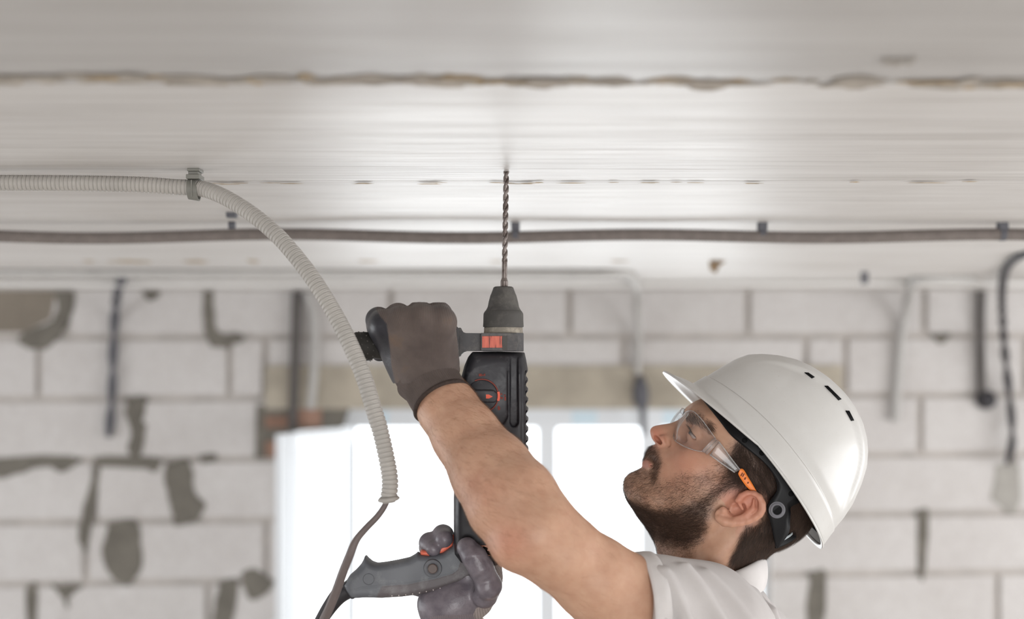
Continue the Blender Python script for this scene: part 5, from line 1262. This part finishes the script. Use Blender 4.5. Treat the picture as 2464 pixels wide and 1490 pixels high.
# cable from the hose end, in front of the drill cord
dc2 = 1.612
cp_ = [P(934,1190,dc2), P(927,1215,dc2), P(908,1243,dc2), P(880,1272,dc2), P(857,1300,dc2), P(842,1335,dc2), P(826,1375,dc2+.01), P(810,1420,dc2+.02), P(792,1465,dc2+.03), P(778,1495,dc2+.04), P(750,1560,dc2+.06)]
p, q = resample(catmull([np.array(a) for a in cp_], 12), 0.002); mb = MB(); vs = []; fs = []; m = 24
nr = Vector((0,1,0)); rr = np.interp(q, [0,.05,.1,.2], [.0034,.0040,.0052,.0056])
for i in range(len(p)):
    t = Vector(p[min(i+1, len(p)-1)]-p[max(i-1, 0)]).normalized(); nr = (nr-t*nr.dot(t)).normalized(); b = t.cross(nr); tw = q[i]*9
    for k in range(m):
        a = 2*PI*k/m; r = rr[i]*(1-0.13*(1-abs(math.sin(1.5*(a-tw))))**3); vs.append(Vector(p[i])+(nr*math.cos(a)+b*math.sin(a))*r)
for i in range(len(p)-1):
    for k in range(m): fs.append((i*m+k, i*m+(k+1) % m, (i+1)*m+(k+1) % m, (i+1)*m+k))
mb.add(vs, fs); o = mb.build('cable', [simple('grey_brown_cable_sheath', lin(104,94,92), 0.55, 0.4, 0.06, 60)], smooth=True); tag(o, 'grey brown cable hanging out of the end of the light grey hose', 'cable')
# clip
cc = P(468, 456, 1.73); t0 = Vector(hp3[8]-hp3[6]).normalized()
clip = empty('hose_clip', Vector((cc.x, 1.73, H))); tag(clip, 'grey plastic clip holding the light grey hose to the ceiling', 'clip')
M_clip = simple('grey_clip_plastic', lin(120,119,113), 0.5, 0.4, 0.06, 60)
mb = MB(); x0, x1 = P(455,0,1.73).x, P(485,0,1.73).x
mb.box((x0, 1.718, H-.0035), (x1, 1.742, H)); mb.box((x0+.001, 1.720, H-.0075), (x1-.002, 1.740, H-.0035)); mb.box((x0-.0008, 1.716, H-.013), (x1+.0004, 1.744, H-.0075))
mb.build('clip_base', [M_clip], clip, bevel=0.0008)
vs = []; fs = []; n_ = 40; x0, x1 = P(454,0,1.73).x, P(479,0,1.73).x
mb = MB(); seq = []
for i in range(n_+1):
    a = math.radians(-140+280*i/n_)-PI/2
    seq.append((math.cos(a), math.sin(a)))
c3 = Vector((0, 1.73, P(0,456.5,1.73).z))
for r in (.0112, .0130):
    for cy_, sz_ in seq:
        for x in (x0, x1): vs.append((x, c3.y+cy_*r, c3.z+sz_*r-(x-cc.x)*0.16))
k2 = 2*(n_+1)
for i in range(n_):
    a = 2*i; fs += [(a, a+1, a+3, a+2), (k2+a, k2+a+2, k2+a+3, k2+a+1), (a, a+2, k2+a+2, k2+a), (a+1, k2+a+1, k2+a+3, a+3)]
fs += [(0, k2, k2+1, 1), (2*n_, 2*n_+1, k2+2*n_+1, k2+2*n_)]
jaw = mobj('clip_jaw', vs, fs, [M_clip], None, False); adopt(clip, jaw)
mb = MB(); xm = (x0+x1)/2; mb.box((xm-.0009, c3.y-.0138, c3.z-.010), (xm+.0009, c3.y-.0125, c3.z+.010)); adopt(clip, mb.build('clip_rib', [M_clip]))
# ------------------------------------------------------------------ hair, beard, brows and arm hair as strands
def strands(name, roots, dirs, lens, rad, mats, parent, label=None, npt=5, bend=None):
    n = len(roots); hc = bpy.data.hair_curves.new(name); hc.add_curves([npt]*n)
    t = np.linspace(0, 1, npt)[None, :, None]
    pos = roots[:, None, :] + dirs[:, None, :]*lens[:, None, None]*t
    if bend is not None: pos = pos + bend[:, None, :]*lens[:, None, None]*(t**2)
    hc.attributes['position'].data.foreach_set('vector', pos.astype(np.float32).ravel())
    ra = hc.attributes.get('radius') or hc.attributes.new('radius', 'FLOAT', 'POINT')
    ra.data.foreach_set('value', (np.broadcast_to(rad*(1-0.75*t[..., 0]), (n, npt))).astype(np.float32).ravel())
    for m in mats: hc.materials.append(m)
    o = link(bpy.data.objects.new(name, hc)); adopt(parent, o)
    if label: o['label'] = label
    return o
def mat_hair(name, c1, c2):
    t = NT(name); hi = t.node('ShaderNodeHairInfo'); c = t.ramp(hi.outputs['Random'], [(0.0, c1), (1.0, c2)])
    t.set(Base_Color=c, Roughness=0.5); t.b.inputs['Specular IOR Level'].default_value = 0.3; return t.mat
M_hair = mat_hair('dark_brown_hair', lin(36,27,24), lin(92,72,60))
M_beard = mat_hair('brown_beard_hair', lin(44,33,28), lin(88,64,50))
M_armh = mat_hair('light_brown_arm_hair', lin(120,84,58), lin(160,118,86))
rs = np.random.RandomState(5)
hup = np.array([0.648, 0, 0.762]); hback = np.array([0.762, 0, -0.648])
tri = np.concatenate([bq[:, [0, 1, 2]], bq[:, [0, 2, 3]]])
tp = bv[tri]; tarea = np.linalg.norm(np.cross(tp[:, 1]-tp[:, 0], tp[:, 2]-tp[:, 0]), axis=1)*0.5
def sample(mask_v, dens_per_m2):
    w = mask_v[tri].mean(1)*tarea; n = int(w.sum()*dens_per_m2)
    if n <= 0: return np.zeros((0, 3)), np.zeros((0, 3)), np.zeros(0, int)
    cs_ = np.cumsum(w); idx = np.searchsorted(cs_, rs.rand(n)*cs_[-1]); u = rs.rand(n); v = rs.rand(n); f = u+v > 1; u[f] = 1-u[f]; v[f] = 1-v[f]
    t = tri[idx]; p = bv[t[:, 0]]*(1-u-v)[:, None]+bv[t[:, 1]]*u[:, None]+bv[t[:, 2]]*v[:, None]
    nn = bn[t[:, 0]]; return p, nn, t[:, 0]
def flow(nrm, base, lift, jit, n):
    d = np.broadcast_to(base, nrm.shape).copy() + rs.normal(0, jit, nrm.shape)
    d = d - nrm*(d*nrm).sum(1, keepdims=True); d /= (np.linalg.norm(d, axis=1, keepdims=True)+1e-9)
    d = d + nrm*lift; return d/(np.linalg.norm(d, axis=1, keepdims=True)+1e-9)
vis = (bv[:, 1] < YH+0.035)*1.0
bd = dens*(0.25+0.75*vis)
# clumpy density
cl_ = np.array([mnoise.noise(Vector(v*90)) for v in bv])*0.5+0.5
ismst = sd_m > 0
pb_, nb_, ib_ = sample(np.clip(bd**1.25*(0.55+0.9*cl_), 0, 1.2)*(~ismst), 1.6e6)
dirb = flow(nb_, -hup*0.85 - hback*0.55, 0.55, 0.48, len(pb_)); lb = (0.0055+0.0065*rs.rand(len(pb_)))*(0.45+0.75*dens[ib_])
strands('beard', pb_-nb_*0.0003, dirb, lb, 0.000065, [M_beard], person, 'full dark brown beard', bend=-nb_*0.35)
pm, nm, im = sample(bd*ismst, 1.3e6)
strands('moustache', pm-nm*0.0003, flow(nm, -hup*1.0 + hback*0.25, 0.40, 0.35, 0), 0.0045+0.004*rs.rand(len(pm)), 0.000055, [M_beard], person)
# scalp: everything behind a hairline that runs from the temple over the ear to the nape
hairline = R1p([(860,300),(770,480),(712,545),(695,600),(650,640),(690,700),(745,765),(800,790),(860,800),(885,870),(870,940),(820,985),(770,990),(740,1050),(720,1110),(690,1165),(700,1260),(1000,1260),(1300,1100),(1420,700),(1300,200),(1000,100),(900,200)])
s_h = inpoly(hpx, hpy, hairline)
edge_n = np.array([mnoise.noise(Vector(v*140)) for v in bv])*6
scalp = (sm(s_h+edge_n, 10))*isface
earzone = (np.abs(bv[:, 1]-YH) > 0.0735) & (inpoly(hpx, hpy, [(1700,1180),(1750,1190),(1780,1175),(1845,1180),(1848,1245),(1800,1270),(1700,1280)]) > 0)
scalp = scalp*(~earzone)*sm(1352-hpy, 8)
# only the part outside the helmet liner needs hair
covered = ((bv-np.array(O_))@np.array(udir))/KR > 120
scalp = scalp*(1-covered)*(0.3+0.7*vis)
ph_, nh_, ih_ = sample(scalp, 0.95e6)
px_h = hpx[ih_]; py_h = hpy[ih_]
w_n = np.clip((py_h-1230)/60, 0, 1)[:, None]          # below the ear the hair falls down the nape
base = (hback*0.75 - hup*0.55)*(1-w_n) + (hback*0.35 - hup*1.0)*w_n
d_ = base + rs.normal(0, 0.30, nh_.shape) + 0.35*np.stack([np.sin(ph_[:, 0]*420+ph_[:, 2]*300), 0*ph_[:, 0], np.cos(ph_[:, 2]*380)], 1)*0.6
d_ = d_ + 0.75*np.array([mnoise.noise_vector(Vector(q*70)) for q in ph_])
d_ = d_-nh_*(d_*nh_).sum(1, keepdims=True); d_ /= np.linalg.norm(d_, axis=1, keepdims=True)+1e-9; d_ = d_ + nh_*0.48; d_ /= np.linalg.norm(d_, axis=1, keepdims=True)
lh = 0.013+0.014*rs.rand(len(ph_))
strands('hair', ph_-nh_*0.0004, d_, lh, 0.00008, [M_hair], person, 'short dark brown hair', bend=-nh_*0.28)
# brows and lashes
for s_ in (1, -1):
    br = [(1658,1002,-.018),(1668,1003,-.028),(1680,1006,-.038),(1692,1011,-.046),(1704,1020,-.054),(1709,1028,-.058)]
    bl_ = [np.array(Q(a, b, YH+c)) for a, b, c in br]
    cc_ = np.array(catmull(bl_, 10))
    bm = np.min(np.linalg.norm(bv[:, None, :]-(cc_ if s_ == 1 else cc_*[1,-1,1]+[0,2*YH,0])[None, ::4, :], axis=2), axis=1) if False else None
    C_ = cc_ if s_ == 1 else cc_*np.array([1,-1,1])+np.array([0,2*YH,0])
    sub = np.nonzero((np.abs(bv-C_.mean(0)) < 0.04).all(1))[0]; dm = np.full(len(bv), 1.0)
    dm[sub] = np.min(np.linalg.norm(bv[sub][:, None, :]-C_[None], axis=2), axis=1)
    pbw, nbw, _ = sample(np.clip(1.6-dm/0.0058, 0, 1), 2.2e6)
    strands('eyebrow', pbw, flow(nbw, hback*0.9+np.array([0, -0.5*s_, 0]) , 0.25, 0.25, 0), 0.004+0.003*rs.rand(len(pbw)), 0.00006, [M_hair], person, bend=-nbw*0.2)
# forearm hair
am = (bv[:, 1] < 1.72)*(bpx < 1480)*(bpx > 1000)*(1-0.8*np.clip((bpx-1180)/150, 0, 1))
pa, na, ia = sample(am, 5.5e4)
fa = np.array((Vector(pl_[1])-Vector(pl_[4])).normalized())
strands('arm_hair', pa, flow(na, -fa*0.3+np.array([0.75,-0.1,-0.2]), 0.35, 0.35, 0), 0.007+0.008*rs.rand(len(pa)), 0.00005, [M_armh], person, bend=-na*0.3)

# upper eyelashes
for s_ in (1, -1):
    n_ = 70; t_ = rs.rand(n_); a_ = np.array(Q(1660,1029,YH-.0325)); b_ = np.array(Q(1676,1055,YH-.0465))
    r_ = a_+(b_-a_)*t_[:, None] + np.array([-0.0012, -0.0008, 0.0012])*np.sin(t_*PI)[:, None]*2
    dl = np.array([-0.62, -0.45, 0.35])+rs.normal(0, 0.12, (n_, 3)); dl /= np.linalg.norm(dl, axis=1, keepdims=True)
    if s_ == -1: r_ = r_*[1,-1,1]+[0,2*YH,0]; dl = dl*[1,-1,1]
    strands('eyelashes', r_, dl, 0.005+0.003*rs.rand(n_), 0.00009, [M_hair], person, bend=np.tile([[-0.1,0,0.5]], (n_, 1)))
